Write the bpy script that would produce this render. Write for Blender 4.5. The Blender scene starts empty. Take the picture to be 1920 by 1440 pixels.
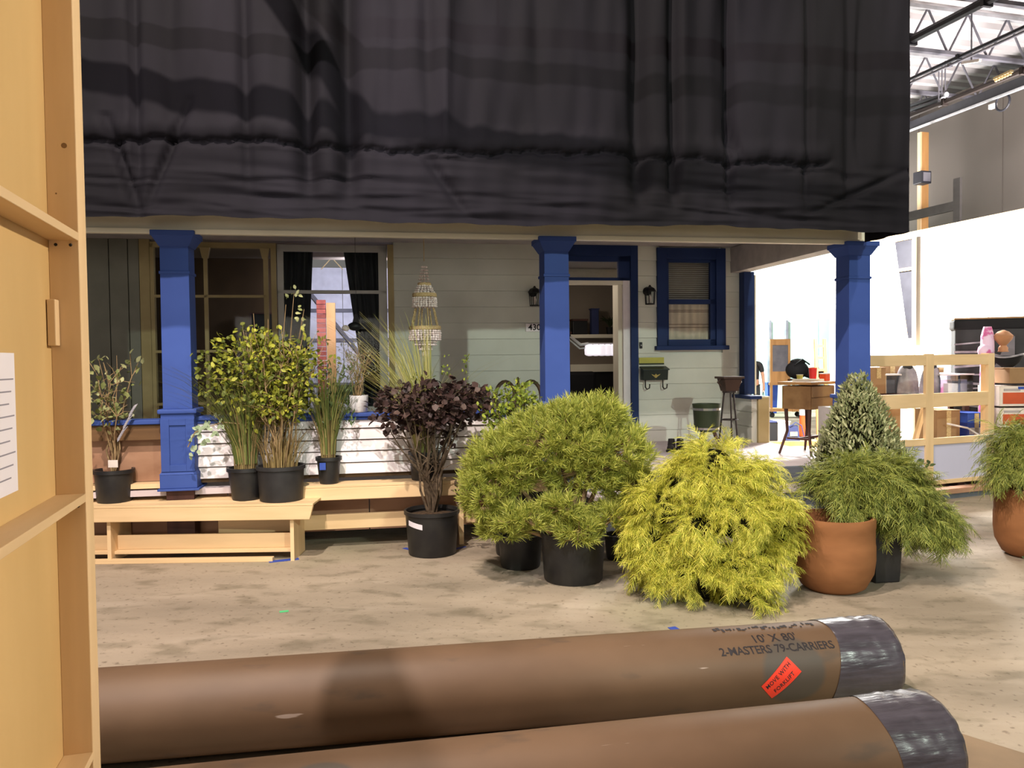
import bpy, math, random
import numpy as np
from mathutils import Matrix, Vector

random.seed(7)
RNG = np.random.default_rng(7)
scene = bpy.context.scene
COL = scene.collection

# ------------------------------------------------------------------ camera, world, lamps, exposure
EYE = 1.62
PITCH, ROLL = math.radians(1.78), 0.0114
FWD = Vector((0, math.cos(PITCH), -math.sin(PITCH)))
R0, U0 = Vector((1, 0, 0)), Vector((0, math.sin(PITCH), math.cos(PITCH)))
RGT = R0 * math.cos(ROLL) - U0 * math.sin(ROLL)
UPV = R0 * math.sin(ROLL) + U0 * math.cos(ROLL)
cd = bpy.data.cameras.new('camera')
cd.sensor_width = 36.0
cd.lens = 1480 / 1920 * 36.0
cd.clip_start, cd.clip_end = 0.05, 200
cam = bpy.data.objects.new('camera', cd)
COL.objects.link(cam)
cam.matrix_world = Matrix(((RGT.x, UPV.x, -FWD.x, 0), (RGT.y, UPV.y, -FWD.y, 0), (RGT.z, UPV.z, -FWD.z, EYE), (0, 0, 0, 1)))
scene.camera = cam

world = bpy.data.worlds.new('world')
scene.world = world
world.use_nodes = True
bg = world.node_tree.nodes['Background']
bg.inputs[0].default_value = (1.0, 0.93, 0.86, 1)
bg.inputs[1].default_value = 0.185


def lamp(name, kind, loc, power, color, size=0.15, target=None, spot=None, size_y=None):
    d = bpy.data.lights.new(name, kind)
    d.energy = power
    d.color = color
    if kind == 'AREA':
        d.shape = 'RECTANGLE'
        d.size = size
        d.size_y = size_y or size
    else:
        d.shadow_soft_size = size
    if spot:
        d.spot_size = math.radians(spot)
        d.spot_blend = 0.35
    o = bpy.data.objects.new(name, d)
    COL.objects.link(o)
    o.location = loc
    if target is not None:
        o.rotation_euler = (Vector(target) - Vector(loc)).to_track_quat('-Z', 'Y').to_euler()
    return o


# overhead bay lamps of the stage, the work lamp behind the camera, work lamps behind the house; added fills
lamp('bay_lamp', 'SPOT', (-1.6, 2.6, 6.7), 2000, (1.0, 0.86, 0.74), 0.07, target=(-0.2, 6.3, 0.6), spot=120)
lamp('front_lamp', 'SPOT', (-1.9, -0.6, 6.3), 2050, (1.0, 0.88, 0.83), 0.08, target=(0.0, 7.2, 1.5), spot=70)
lamp('far_bay_lamp', 'SPOT', (4.6, 4.6, 6.7), 450, (1.0, 0.90, 0.74), 0.12, target=(4.8, 8.6, 0.4), spot=90)
lamp('work_lamp', 'SPOT', (5.9, -4.5, 5.3), 2350, (0.86, 1.0, 0.85), 0.10, target=(1.9, 9.0, 1.3), spot=47)
lamp('stage_fill', 'AREA', (-0.5, -5.0, 2.1), 215, (1.0, 0.92, 0.80), 5.0, target=(0.5, 8.0, 2.0), size_y=1.6)  # added soft fill behind the camera, brightens beam and upper wall
lamp('flat_fill', 'SPOT', (7.8, 4.3, 4.6), 3000, (1.0, 0.89, 0.74), 0.2, target=(-1.6, 0.5, 1.9), spot=37).data.spot_blend = 0.85  # added spot, aimed to brighten the plywood flat
lamp('work_lamp_wall', 'AREA', (5.1, 12.6, 3.8), 1500, (1.0, 0.97, 0.92), 1.0, target=(5.45, 12.75, 2.0))
lamp('work_lamp_far', 'AREA', (5.9, 22.0, 4.0), 1200, (0.88, 1.0, 0.96), 1.0, target=(8.4, 25.0, 2.6))
lamp('ceiling_wash', 'AREA', (9.5, 14.5, 4.6), 420, (1.0, 0.94, 0.93), 1.5, target=(9.2, 16.5, 8.2))  # added upward light, brightens the roof deck; no fixture here
lamp('ceiling_wash_far', 'AREA', (8.0, 19.5, 4.9), 330, (1.0, 0.94, 0.93), 1.5, target=(8.3, 20.0, 8.2))  # second added upward light, for the far end of the roof
lamp('backstage_lamp', 'AREA', (-2.0, 10.8, 2.85), 75, (0.84, 0.82, 1.0), 0.35, target=(-2.45, 13.2, 1.5))
lamp('room_fill', 'POINT', (0.50, 10.65, 2.5), 24, (1.0, 0.86, 0.72), 0.10)  # added point light lifting the dark front room, hidden behind the post

vs = scene.view_settings
vs.view_transform = 'Standard'
vs.look = 'None'
vs.exposure = 0.0
vs.gamma = 1.0
vs.use_curve_mapping = False


# ------------------------------------------------------------------ helpers
def at(px, py, Y):
    d = FWD + RGT * ((px - 960) / 1480) - UPV * ((py - 720) / 1480)
    return Vector((0, 0, EYE)) + d * (Y / d.y)


TH = math.radians(10)
HO = Vector((-2.80683, 6.67931, 0))
HA = Vector((math.cos(TH), math.sin(TH), 0))
HB = Vector((-math.sin(TH), math.cos(TH), 0))


def H(u, d, z):
    return HO + HA * u + HB * d + Vector((0, 0, z))


SA = math.radians(15.7)
SX = Vector((math.cos(SA), math.sin(SA), 0))
SY = Vector((-math.sin(SA), math.cos(SA), 0))


class MB:
    def __init__(s):
        s.v, s.f = [], []

    def poly(s, pts):
        n = len(s.v)
        s.v += [tuple(p) for p in pts]
        s.f.append(tuple(range(n, n + len(pts))))
        return s

    def box(s, x0, x1, y0, y1, z0, z1):
        n = len(s.v)
        s.v += [(x0, y0, z0), (x1, y0, z0), (x1, y1, z0), (x0, y1, z0), (x0, y0, z1), (x1, y0, z1), (x1, y1, z1), (x0, y1, z1)]
        s.f += [tuple(n + i for i in q) for q in ((0, 3, 2, 1), (4, 5, 6, 7), (0, 1, 5, 4), (1, 2, 6, 5), (2, 3, 7, 6), (3, 0, 4, 7))]
        return s

    def hexa(s, p):
        n = len(s.v)
        s.v += [tuple(q) for q in p]
        s.f += [tuple(n + i for i in q) for q in ((0, 3, 2, 1), (4, 5, 6, 7), (0, 1, 5, 4), (1, 2, 6, 5), (2, 3, 7, 6), (3, 0, 4, 7))]
        return s

    def taper(s, x0, x1, y0, y1, z0, z1, ix, iy):
        return s.hexa([(x0, y0, z0), (x1, y0, z0), (x1, y1, z0), (x0, y1, z0), (x0 - ix, y0 - iy, z1), (x1 + ix, y0 - iy, z1), (x1 + ix, y1 + iy, z1), (x0 - ix, y1 + iy, z1)])

    def bar(s, a, b, w, h, up=(0, 0, 1)):
        a, b = Vector(a), Vector(b)
        t = (b - a).normalized()
        r = t.cross(Vector(up))
        if r.length < 1e-4:
            r = t.cross(Vector((1, 0, 0)))
        r.normalize()
        q = r.cross(t)
        r, q = r * w / 2, q * h / 2
        return s.hexa([a - r - q, a + r - q, b + r - q, b - r - q, a - r + q, a + r + q, b + r + q, b - r + q])

    def tube(s, pts, rad, n=6, cap=True):
        pts = [Vector(p) for p in pts]
        if not isinstance(rad, (list, tuple)):
            rad = [rad] * len(pts)
        ref = None
        base = len(s.v)
        for i, p in enumerate(pts):
            t = (pts[min(i + 1, len(pts) - 1)] - pts[max(i - 1, 0)])
            if t.length < 1e-9:
                t = Vector((0, 0, 1))
            t.normalize()
            if ref is None:
                ref = t.orthogonal().normalized()
            ref = (ref - t * ref.dot(t))
            if ref.length < 1e-6:
                ref = t.orthogonal()
            ref.normalize()
            c = t.cross(ref)
            for k in range(n):
                a = 2 * math.pi * k / n
                s.v.append(tuple(p + (ref * math.cos(a) + c * math.sin(a)) * rad[i]))
        for i in range(len(pts) - 1):
            for k in range(n):
                s.f.append((base + i * n + k, base + i * n + (k + 1) % n, base + (i + 1) * n + (k + 1) % n, base + (i + 1) * n + k))
        if cap:
            s.f.append(tuple(base + k for k in reversed(range(n))))
            e = base + (len(pts) - 1) * n
            s.f.append(tuple(e + k for k in range(n)))
        return s

    def lathe(s, prof, n=24, c=(0, 0, 0), sx=1.0, sy=1.0, cap0=True, cap1=True):
        base = len(s.v)
        for r, z in prof:
            for k in range(n):
                a = 2 * math.pi * k / n
                s.v.append((c[0] + r * sx * math.cos(a), c[1] + r * sy * math.sin(a), c[2] + z))
        for i in range(len(prof) - 1):
            for k in range(n):
                s.f.append((base + i * n + k, base + i * n + (k + 1) % n, base + (i + 1) * n + (k + 1) % n, base + (i + 1) * n + k))
        if cap0:
            s.f.append(tuple(base + k for k in reversed(range(n))))
        if cap1:
            e = base + (len(prof) - 1) * n
            s.f.append(tuple(e + k for k in range(n)))
        return s

    def ball(s, c, rx, ry, rz, n=10, m=7):
        prof = [(math.sin(math.pi * i / m), -math.cos(math.pi * i / m)) for i in range(m + 1)]
        prof[0] = (0.02, -1)
        prof[-1] = (0.02, 1)
        base = len(s.v)
        for r, z in prof:
            for k in range(n):
                a = 2 * math.pi * k / n
                s.v.append((c[0] + rx * r * math.cos(a), c[1] + ry * r * math.sin(a), c[2] + rz * z))
        for i in range(m):
            for k in range(n):
                s.f.append((base + i * n + k, base + i * n + (k + 1) % n, base + (i + 1) * n + (k + 1) % n, base + (i + 1) * n + k))
        return s

    def mesh(s, name, mat, smooth=False):
        m = bpy.data.meshes.new(name)
        m.from_pydata(s.v, [], s.f)
        m.materials.append(mat)
        if smooth:
            m.shade_smooth()
        return m

    def build(s, name, mat, parent=None, smooth=False, bevel=0, loc=None, rz=None, kind=None):
        o = bpy.data.objects.new(name, s.mesh(name, mat, smooth))
        COL.objects.link(o)
        if parent:
            o.parent = parent
        if loc is not None:
            o.location = loc
        if rz is not None:
            o.rotation_euler = (0, 0, rz)
        if bevel:
            b = o.modifiers.new('bevel', 'BEVEL')
            b.width = bevel
            b.segments = 2
            b.limit_method = 'ANGLE'
        if smooth:
            e = o.modifiers.new('split', 'EDGE_SPLIT')
            e.split_angle = math.radians(50)
        if kind:
            o['kind'] = kind
        return o


def tag(o, label, cat, group=None):
    o['label'] = label
    o['category'] = cat
    if group:
        o['group'] = group
    return o


def thing(name, label, cat, loc=(0, 0, 0), rz=0.0, group=None):
    o = bpy.data.objects.new(name, None)
    o.empty_display_size = 0.1
    COL.objects.link(o)
    o.location = loc
    o.rotation_euler = (0, 0, rz)
    return tag(o, label, cat, group)


def hthing(name, label, cat, u, d, z, group=None, turn=0.0):
    return thing(name, label, cat, H(u, d, z), TH + turn, group)


def hstruct(name, mb, mat, u=0, d=0, z=0, bevel=0):
    o = mb.build(name, mat, None, loc=H(u, d, z), rz=TH, bevel=bevel)
    o['kind'] = 'structure'
    return o


def spawn(name, mesh, parent, M):
    o = bpy.data.objects.new(name, mesh)
    COL.objects.link(o)
    o.parent = parent
    o.matrix_local = M
    return o


def merged(name, tv, tf, mats, mat, parent, kind='stuff', smooth=False):
    """one mesh from many transforms (n,4,4) of one template"""
    tv = np.asarray(tv, float)
    n, k = len(mats), len(tv)
    hv = np.c_[tv, np.ones(k)]
    V = np.einsum('nij,kj->nki', mats, hv)[:, :, :3].reshape(-1, 3)
    L = np.array([len(f) for f in tf])
    flat = np.concatenate([np.array(f) for f in tf])
    F = (flat[None, :] + (np.arange(n) * k)[:, None]).reshape(-1)
    tot = np.tile(L, n)
    st = np.concatenate([[0], np.cumsum(tot)[:-1]])
    m = bpy.data.meshes.new(name)
    m.vertices.add(len(V))
    m.vertices.foreach_set('co', V.astype(np.float32).ravel())
    m.loops.add(len(F))
    m.loops.foreach_set('vertex_index', F.astype(np.int32))
    m.polygons.add(len(tot))
    m.polygons.foreach_set('loop_start', st.astype(np.int32))
    m.update(calc_edges=True)
    m.validate()
    m.materials.append(mat)
    if smooth:
        m.shade_smooth()
    o = bpy.data.objects.new(name, m)
    COL.objects.link(o)
    o.parent = parent
    if kind:
        o['kind'] = kind
    return o


def frame_mat(p, y, n, s=1.0):
    """matrix: local +Y runs along y, local +Z near n"""
    y = Vector(y).normalized()
    n = Vector(n)
    x = y.cross(n)
    if x.length < 1e-5:
        x = y.orthogonal()
    x.normalize()
    z = x.cross(y)
    sx, sy, sz = (s, s, s) if not isinstance(s, (tuple, list)) else s
    return Matrix(((x.x * sx, y.x * sy, z.x * sz, p[0]), (x.y * sx, y.y * sy, z.y * sz, p[1]), (x.z * sx, y.z * sy, z.z * sz, p[2]), (0, 0, 0, 1)))


def rv(a=1.0):
    while True:
        v = Vector((random.uniform(-1, 1), random.uniform(-1, 1), random.uniform(-1, 1)))
        if 0.05 < v.length < 1:
            return v.normalized() * a


# ------------------------------------------------------------------ materials
def new_mat(name):
    m = bpy.data.materials.new(name)
    m.use_nodes = True
    nt = m.node_tree
    return m, nt, nt.nodes['Principled BSDF'], nt.nodes.new, nt.links.new


def plain(name, c, rough=0.6, c2=None, scale=6.0, metal=0.0, bump=0.0, stretch=(1, 1, 1), detail=4.0, vary=0.0, spec=0.3, lo=0.35, hi=0.65, island=False):
    m, nt, b, N, L = new_mat(name)
    b.inputs['Roughness'].default_value = rough
    b.inputs['Metallic'].default_value = metal
    b.inputs['Specular IOR Level'].default_value = spec
    c2 = c2 or tuple(x * 0.82 for x in c)
    tc = N('ShaderNodeTexCoord')
    mp = N('ShaderNodeMapping')
    mp.inputs['Scale'].default_value = stretch
    L(tc.outputs['Object'], mp.inputs['Vector'])
    nz = N('ShaderNodeTexNoise')
    nz.inputs['Scale'].default_value = scale
    nz.inputs['Detail'].default_value = detail
    L(mp.outputs[0], nz.inputs['Vector'])
    cr = N('ShaderNodeValToRGB')
    cr.color_ramp.elements[0].position = lo
    cr.color_ramp.elements[1].position = hi
    cr.color_ramp.elements[0].color = (*c2, 1)
    cr.color_ramp.elements[1].color = (*c, 1)
    L(nz.outputs[0], cr.inputs[0])
    out = cr.outputs[0]
    if vary:
        hs = N('ShaderNodeHueSaturation')
        if island:
            g = N('ShaderNodeNewGeometry')
            rnd = g.outputs['Random Per Island']
        else:
            g = N('ShaderNodeObjectInfo')
            rnd = g.outputs['Random']
        mr = N('ShaderNodeMapRange')
        mr.inputs['To Min'].default_value = 1 - vary
        mr.inputs['To Max'].default_value = 1 + vary
        L(rnd, mr.inputs['Value'])
        L(mr.outputs[0], hs.inputs['Value'])
        L(out, hs.inputs['Color'])
        out = hs.outputs[0]
    L(out, b.inputs['Base Color'])
    if bump:
        bp = N('ShaderNodeBump')
        bp.inputs['Strength'].default_value = bump
        bp.inputs['Distance'].default_value = 0.01
        L(nz.outputs[0], bp.inputs['Height'])
        L(bp.outputs[0], b.inputs['Normal'])
    return m


def wood(name, c, c2, axis='x', rough=0.6, vary=0.08, scale=9.0):
    st = {'x': (0.12, 1, 1), 'y': (1, 0.12, 1), 'z': (1, 1, 0.12)}[axis]
    return plain(name, c, rough, c2, scale, stretch=st, detail=6, bump=0.12, vary=vary, lo=0.3, hi=0.6)


def leaf_mat(name, c, c2, c3=None, trans=0.25, rough=0.55, island=True, scale=2.5):
    m, nt, b, N, L = new_mat(name)
    b.inputs['Roughness'].default_value = rough
    b.inputs['Specular IOR Level'].default_value = 0.35
    g = N('ShaderNodeNewGeometry')
    oi = N('ShaderNodeObjectInfo')
    cr = N('ShaderNodeValToRGB')
    e = cr.color_ramp.elements
    e[0].position, e[0].color = 0.0, (*c2, 1)
    e[1].position, e[1].color = 1.0, (*(c3 or c), 1)
    k = e.new(0.55)
    k.color = (*c, 1)
    L((g.outputs['Random Per Island'] if island else oi.outputs['Random']), cr.inputs[0])
    L(cr.outputs[0], b.inputs['Base Color'])
    tr = N('ShaderNodeBsdfTranslucent')
    L(cr.outputs[0], tr.inputs[0])
    mx = N('ShaderNodeMixShader')
    mx.inputs[0].default_value = trans
    out = nt.nodes['Material Output']
    L(b.outputs[0], mx.inputs[1])
    L(tr.outputs[0], mx.inputs[2])
    L(mx.outputs[0], out.inputs[0])
    return m


def glass_mat(name, tint=(0.85, 0.9, 0.92), refl=0.08):
    m, nt, b, N, L = new_mat(name)
    nt.nodes.remove(b)
    t = N('ShaderNodeBsdfTransparent')
    t.inputs[0].default_value = (*tint, 1)
    g = N('ShaderNodeBsdfGlossy')
    g.inputs['Roughness'].default_value = 0.03
    mx = N('ShaderNodeMixShader')
    mx.inputs[0].default_value = refl
    L(t.outputs[0], mx.inputs[1])
    L(g.outputs[0], mx.inputs[2])
    L(mx.outputs[0], nt.nodes['Material Output'].inputs[0])
    return m


def glow(name, c, s):
    m, nt, b, N, L = new_mat(name)
    b.inputs['Base Color'].default_value = (*c, 1)
    b.inputs['Emission Color'].default_value = (*c, 1)
    b.inputs['Emission Strength'].default_value = s
    return m


def floor_mat():
    m, nt, b, N, L = new_mat('dusty_concrete')
    b.inputs['Roughness'].default_value = 0.75
    tc = N('ShaderNodeTexCoord')

    def noise(sc, det, st=(1, 1, 1)):
        mp = N('ShaderNodeMapping')
        mp.inputs['Scale'].default_value = st
        mp.inputs['Rotation'].default_value = (0, 0, 0.25)
        L(tc.outputs['Object'], mp.inputs[0])
        n = N('ShaderNodeTexNoise')
        n.inputs['Scale'].default_value = sc
        n.inputs['Detail'].default_value = det
        L(mp.outputs[0], n.inputs['Vector'])
        return n.outputs[0]

    def ramp(src, stops):
        r = N('ShaderNodeValToRGB')
        for i, (p, c) in enumerate(stops):
            e = r.color_ramp.elements[i] if i < 2 else r.color_ramp.elements.new(p)
            e.position = p
            e.color = (*c, 1)
        L(src, r.inputs[0])
        return r.outputs[0]

    base = ramp(noise(0.8, 5, (0.5, 1.4, 1)), [(0.36, (0.235, 0.191, 0.14)), (0.6, (0.37, 0.30, 0.224))])
    dust = ramp(noise(2.2, 6, (0.35, 1.6, 1)), [(0.56, (0, 0, 0)), (0.78, (0.30, 0.30, 0.30))])
    mix = N('ShaderNodeMix')
    mix.data_type = 'RGBA'
    L(dust, mix.inputs['Factor'])
    L(base, mix.inputs['A'])
    mix.inputs['B'].default_value = (0.54, 0.455, 0.37, 1)
    spot = ramp(noise(3.2, 10, (1, 1.6, 1)), [(0.34, (0.60, 0.60, 0.55)), (0.47, (1, 1, 1))])
    ml = N('ShaderNodeMix')
    ml.data_type = 'RGBA'
    ml.blend_type = 'MULTIPLY'
    ml.inputs['Factor'].default_value = 0.8
    L(mix.outputs['Result'], ml.inputs['A'])
    L(spot, ml.inputs['B'])
    speck = ramp(noise(26, 7), [(0.30, (0.40, 0.36, 0.32)), (0.40, (1, 1, 1))])
    m2 = N('ShaderNodeMix')
    m2.data_type = 'RGBA'
    m2.blend_type = 'MULTIPLY'
    m2.inputs['Factor'].default_value = 0.7
    L(ml.outputs['Result'], m2.inputs['A'])
    L(speck, m2.inputs['B'])
    grn = ramp(noise(0.35, 4, (1, 1, 1)), [(0.50, (1, 1, 1)), (0.66, (0.80, 0.93, 0.78))])
    m3 = N('ShaderNodeMix')
    m3.data_type = 'RGBA'
    m3.blend_type = 'MULTIPLY'
    m3.inputs['Factor'].default_value = 1.0
    L(m2.outputs['Result'], m3.inputs['A'])
    L(grn, m3.inputs['B'])
    L(m3.outputs['Result'], b.inputs['Base Color'])
    bp = N('ShaderNodeBump')
    bp.inputs['Strength'].default_value = 0.15
    bp.inputs['Distance'].default_value = 0.02
    L(noise(30, 5), bp.inputs['Height'])
    L(bp.outputs[0], b.inputs['Normal'])
    return m


M = {}
M['floor'] = floor_mat()
M['pine_x'] = wood('pine_along_x', (0.74, 0.53, 0.30), (0.62, 0.43, 0.23), 'x')
M['pine_y'] = wood('pine_along_y', (0.74, 0.53, 0.30), (0.62, 0.43, 0.23), 'y')
M['pine_z'] = wood('pine_along_z', (0.74, 0.53, 0.30), (0.62, 0.43, 0.23), 'z')
M['ply'] = plain('birch_plywood', (0.64, 0.43, 0.185), 0.55, (0.55, 0.36, 0.145), 2.2, stretch=(1, 1.2, 0.35), detail=7, lo=0.3, hi=0.6)
M['ply_pink'] = plain('reddish_plywood', (0.42, 0.24, 0.15), 0.7, (0.27, 0.14, 0.08), 4, stretch=(0.5, 1, 1), detail=6)
M['dark_wood'] = wood('dark_red_wood', (0.07, 0.028, 0.022), (0.04, 0.016, 0.012), 'z')
M['brown_wood'] = wood('brown_wood', (0.16, 0.085, 0.035), (0.10, 0.05, 0.02), 'x')
M['blue'] = plain('blue_paint', (0.048, 0.088, 0.31), 0.6, (0.042, 0.078, 0.28), 3, bump=0.03, spec=0.12)
M['blue_trim'] = plain('dark_blue_paint', (0.016, 0.034, 0.115), 0.55, (0.014, 0.029, 0.10), 3, spec=0.15)
M['white_board'] = plain('white_paint', (0.84, 0.79, 0.81), 0.5, (0.75, 0.70, 0.72), 5, vary=0.04)
M['sage'] = plain('pale_sage_paint', (0.65, 0.67, 0.60), 0.6, (0.59, 0.61, 0.545), 2.5, vary=0.05)
M['cream'] = plain('cream_paint', (0.78, 0.73, 0.60), 0.6, (0.72, 0.67, 0.54), 2)
M['soffit'] = plain('grey_soffit', (0.45, 0.42, 0.40), 0.7)
M['shiplap'] = plain('grey_green_paint', (0.23, 0.23, 0.19), 0.7, (0.19, 0.19, 0.155), 3, vary=0.06)
M['yellow_trim'] = plain('aged_yellow_paint', (0.42, 0.34, 0.17), 0.6, (0.33, 0.26, 0.12), 3)
M['dark_brown'] = plain('dark_brown_board', (0.085, 0.050, 0.022), 0.8, (0.06, 0.035, 0.015), 3)
M['sash'] = plain('white_sash', (0.46, 0.46, 0.43), 0.55, (0.40, 0.40, 0.37), 3)
M['deck'] = plain('grey_deck_paint', (0.62, 0.54, 0.56), 0.6, (0.53, 0.46, 0.48), 2.5, stretch=(0.4, 2, 1), detail=6)
M['slate'] = plain('slate_edge', (0.14, 0.16, 0.19), 0.6)
M['drape'] = plain('black_duvetyne', (0.0098, 0.0085, 0.0138), 0.85, (0.0034, 0.0030, 0.0048), 0.8, stretch=(1.2, 1, 0.35), spec=0.18, detail=5)
M['pot'] = plain('black_nursery_plastic', (0.012, 0.012, 0.014), 0.45, (0.022, 0.021, 0.020), 8, spec=0.45)
M['terra'] = plain('terracotta', (0.27, 0.112, 0.042), 0.8, (0.22, 0.088, 0.032), 4, bump=0.05, stretch=(1, 1, 2.5))
M['soil'] = plain('potting_soil', (0.035, 0.022, 0.014), 0.95, (0.09, 0.055, 0.03), 30, bump=0.6)
M['bark'] = plain('grey_bark', (0.14, 0.10, 0.065), 0.9, (0.07, 0.048, 0.03), 20, bump=0.4)
M['bark_tan'] = plain('tan_stem', (0.34, 0.24, 0.12), 0.8, (0.22, 0.14, 0.07), 20)
M['kraft'] = None
M['black'] = plain('black_metal', (0.012, 0.012, 0.013), 0.45)
M['iron'] = plain('rusty_iron', (0.035, 0.025, 0.022), 0.6)
M['chrome'] = plain('galvanised_band', (0.60, 0.58, 0.57), 0.28, metal=0.9)
M['steel'] = plain('painted_steel', (0.17, 0.16, 0.18), 0.5, (0.10, 0.10, 0.12), 3)
M['dark_steel'] = plain('dark_steel', (0.025, 0.025, 0.032), 0.5)
M['light_steel'] = plain('light_steel', (0.5, 0.5, 0.52), 0.4)
M['roof'] = plain('white_roof_deck', (0.70, 0.66, 0.66), 0.7, (0.60, 0.57, 0.57), 1.2)
M['concrete'] = plain('grey_wall_paint', (0.095, 0.081, 0.069), 0.8, (0.077, 0.066, 0.056), 0.5, stretch=(1, 1, 0.4))
M['kraft_sheet'] = plain('brown_kraft_sheet', (0.24, 0.165, 0.10), 0.7, (0.19, 0.13, 0.08), 4)
M['conduit'] = plain('dull_dark_grey', (0.050, 0.044, 0.040), 0.7)
M['white_wall'] = plain('white_flat_paint', (0.86, 0.84, 0.80), 0.7, (0.82, 0.79, 0.74), 1.0)
M['mint'] = plain('mint_paint', (0.60, 0.84, 0.78), 0.6, (0.54, 0.78, 0.72), 1.5)
M['grey_paper'] = plain('lilac_grey_panel', (0.52, 0.52, 0.68), 0.7, (0.49, 0.49, 0.64), 2)
M['cardboard'] = plain('cardboard', (0.36, 0.22, 0.11), 0.75, (0.30, 0.18, 0.09), 3, vary=0.12)
M['orange_print'] = plain('orange_print', (0.55, 0.095, 0.035), 0.6)
M['white_print'] = plain('white_carton', (0.78, 0.70, 0.64), 0.6)
M['navy'] = plain('navy_fabric', (0.03, 0.04, 0.12), 0.7)
M['royal'] = plain('royal_blue_plastic', (0.04, 0.09, 0.42), 0.4)
M['grey_box'] = plain('grey_box', (0.42, 0.38, 0.39), 0.7)
M['orange'] = plain('traffic_orange', (0.78, 0.085, 0.02), 0.45)
M['red'] = plain('red_plastic', (0.62, 0.03, 0.03), 0.3)
M['reflect'] = plain('white_sleeve', (0.8, 0.75, 0.75), 0.3)
M['oak'] = wood('oak_brown', (0.27, 0.15, 0.06), (0.19, 0.10, 0.038), 'x')
M['oak_z'] = wood('oak_frame', (0.48, 0.25, 0.09), (0.36, 0.18, 0.06), 'z')
M['fabric_black'] = plain('black_fabric', (0.010, 0.010, 0.012), 0.8)
M['tee'] = plain('dark_tee', (0.025, 0.024, 0.026), 0.85)
M['skin'] = plain('skin', (0.52, 0.27, 0.17), 0.5, (0.48, 0.24, 0.15), 10)
M['hair'] = plain('hair', (0.03, 0.02, 0.015), 0.6)
M['blue_tape'] = plain('blue_tape', (0.045, 0.085, 0.42), 0.6)
M['green_tape'] = plain('green_tape', (0.10, 0.55, 0.22), 0.6)
M['paper'] = plain('paper', (0.80, 0.76, 0.82), 0.7, (0.77, 0.73, 0.79), 2)
M['ink'] = plain('black_ink', (0.020, 0.016, 0.018), 0.7)
M['grey_ink'] = plain('grey_ink', (0.30, 0.28, 0.34), 0.7)
M['yellow'] = plain('mustard_tape', (0.50, 0.47, 0.10), 0.6, (0.43, 0.41, 0.09), 8)
M['shell'] = plain('shell', (0.90, 0.82, 0.80), 0.35, (0.64, 0.52, 0.47), 40, vary=0.12, island=True)
M['rope'] = plain('straw_rope', (0.62, 0.47, 0.25), 0.8, (0.45, 0.32, 0.15), 60)
M['wicker'] = plain('wicker', (0.10, 0.062, 0.035), 0.7, (0.06, 0.035, 0.018), 30)
M['olive'] = plain('olive_paint', (0.030, 0.042, 0.018), 0.45)
M['brown_pot'] = plain('brown_ceramic', (0.055, 0.028, 0.018), 0.5)
M['green_enamel'] = plain('dark_green_enamel', (0.007, 0.018, 0.012), 0.35, spec=0.5)
M['gold'] = plain('brass_emblem', (0.45, 0.36, 0.12), 0.4, metal=0.5)
M['ceramic'] = plain('white_planter', (0.74, 0.71, 0.72), 0.4, (0.62, 0.60, 0.64), 6, stretch=(4, 4, 0.2))
M['curtain'] = plain('dark_curtain', (0.045, 0.047, 0.050), 0.9)
M['cream_cloth'] = plain('cream_cloth', (0.74, 0.63, 0.48), 0.85)
M['stripe'] = plain('cloth_stripe', (0.30, 0.22, 0.16), 0.85)
M['blind'] = plain('blind_slat', (0.62, 0.59, 0.53), 0.5)
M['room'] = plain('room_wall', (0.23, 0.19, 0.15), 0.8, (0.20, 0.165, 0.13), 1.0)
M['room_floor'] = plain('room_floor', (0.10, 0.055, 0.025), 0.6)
M['brick'] = plain('red_brick', (0.36, 0.085, 0.055), 0.8, (0.22, 0.05, 0.035), 12, vary=0.2)
M['white_panel'] = plain('white_backing', (0.74, 0.74, 0.82), 0.7)
M['pink_cloth'] = plain('floral_cloth', (0.74, 0.55, 0.74), 0.8, (0.55, 0.12, 0.32), 9, lo=0.42, hi=0.52)
M['clay'] = plain('clay', (0.50, 0.24, 0.12), 0.6)
M['garment'] = plain('grey_sheeting', (0.22, 0.21, 0.24), 0.35, (0.40, 0.38, 0.42), 8)
M['glass'] = glass_mat('window_glass', (0.93, 0.95, 0.96), 0.004)
M['clear'] = glass_mat('clear_plastic', (0.80, 0.82, 0.86), 0.18)
M['wrap_film'] = glass_mat('stretch_film', (0.80, 0.78, 0.84), 0.16)
M['lamp_glass'] = glow('lit_glass', (1.0, 0.93, 1.0), 0.75)
M['tube_light'] = glow('lit_tube', (0.95, 0.9, 1.0), 0.9)
M['concrete_pad'] = plain('dark_bundle', (0.030, 0.024, 0.022), 0.9)


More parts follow.
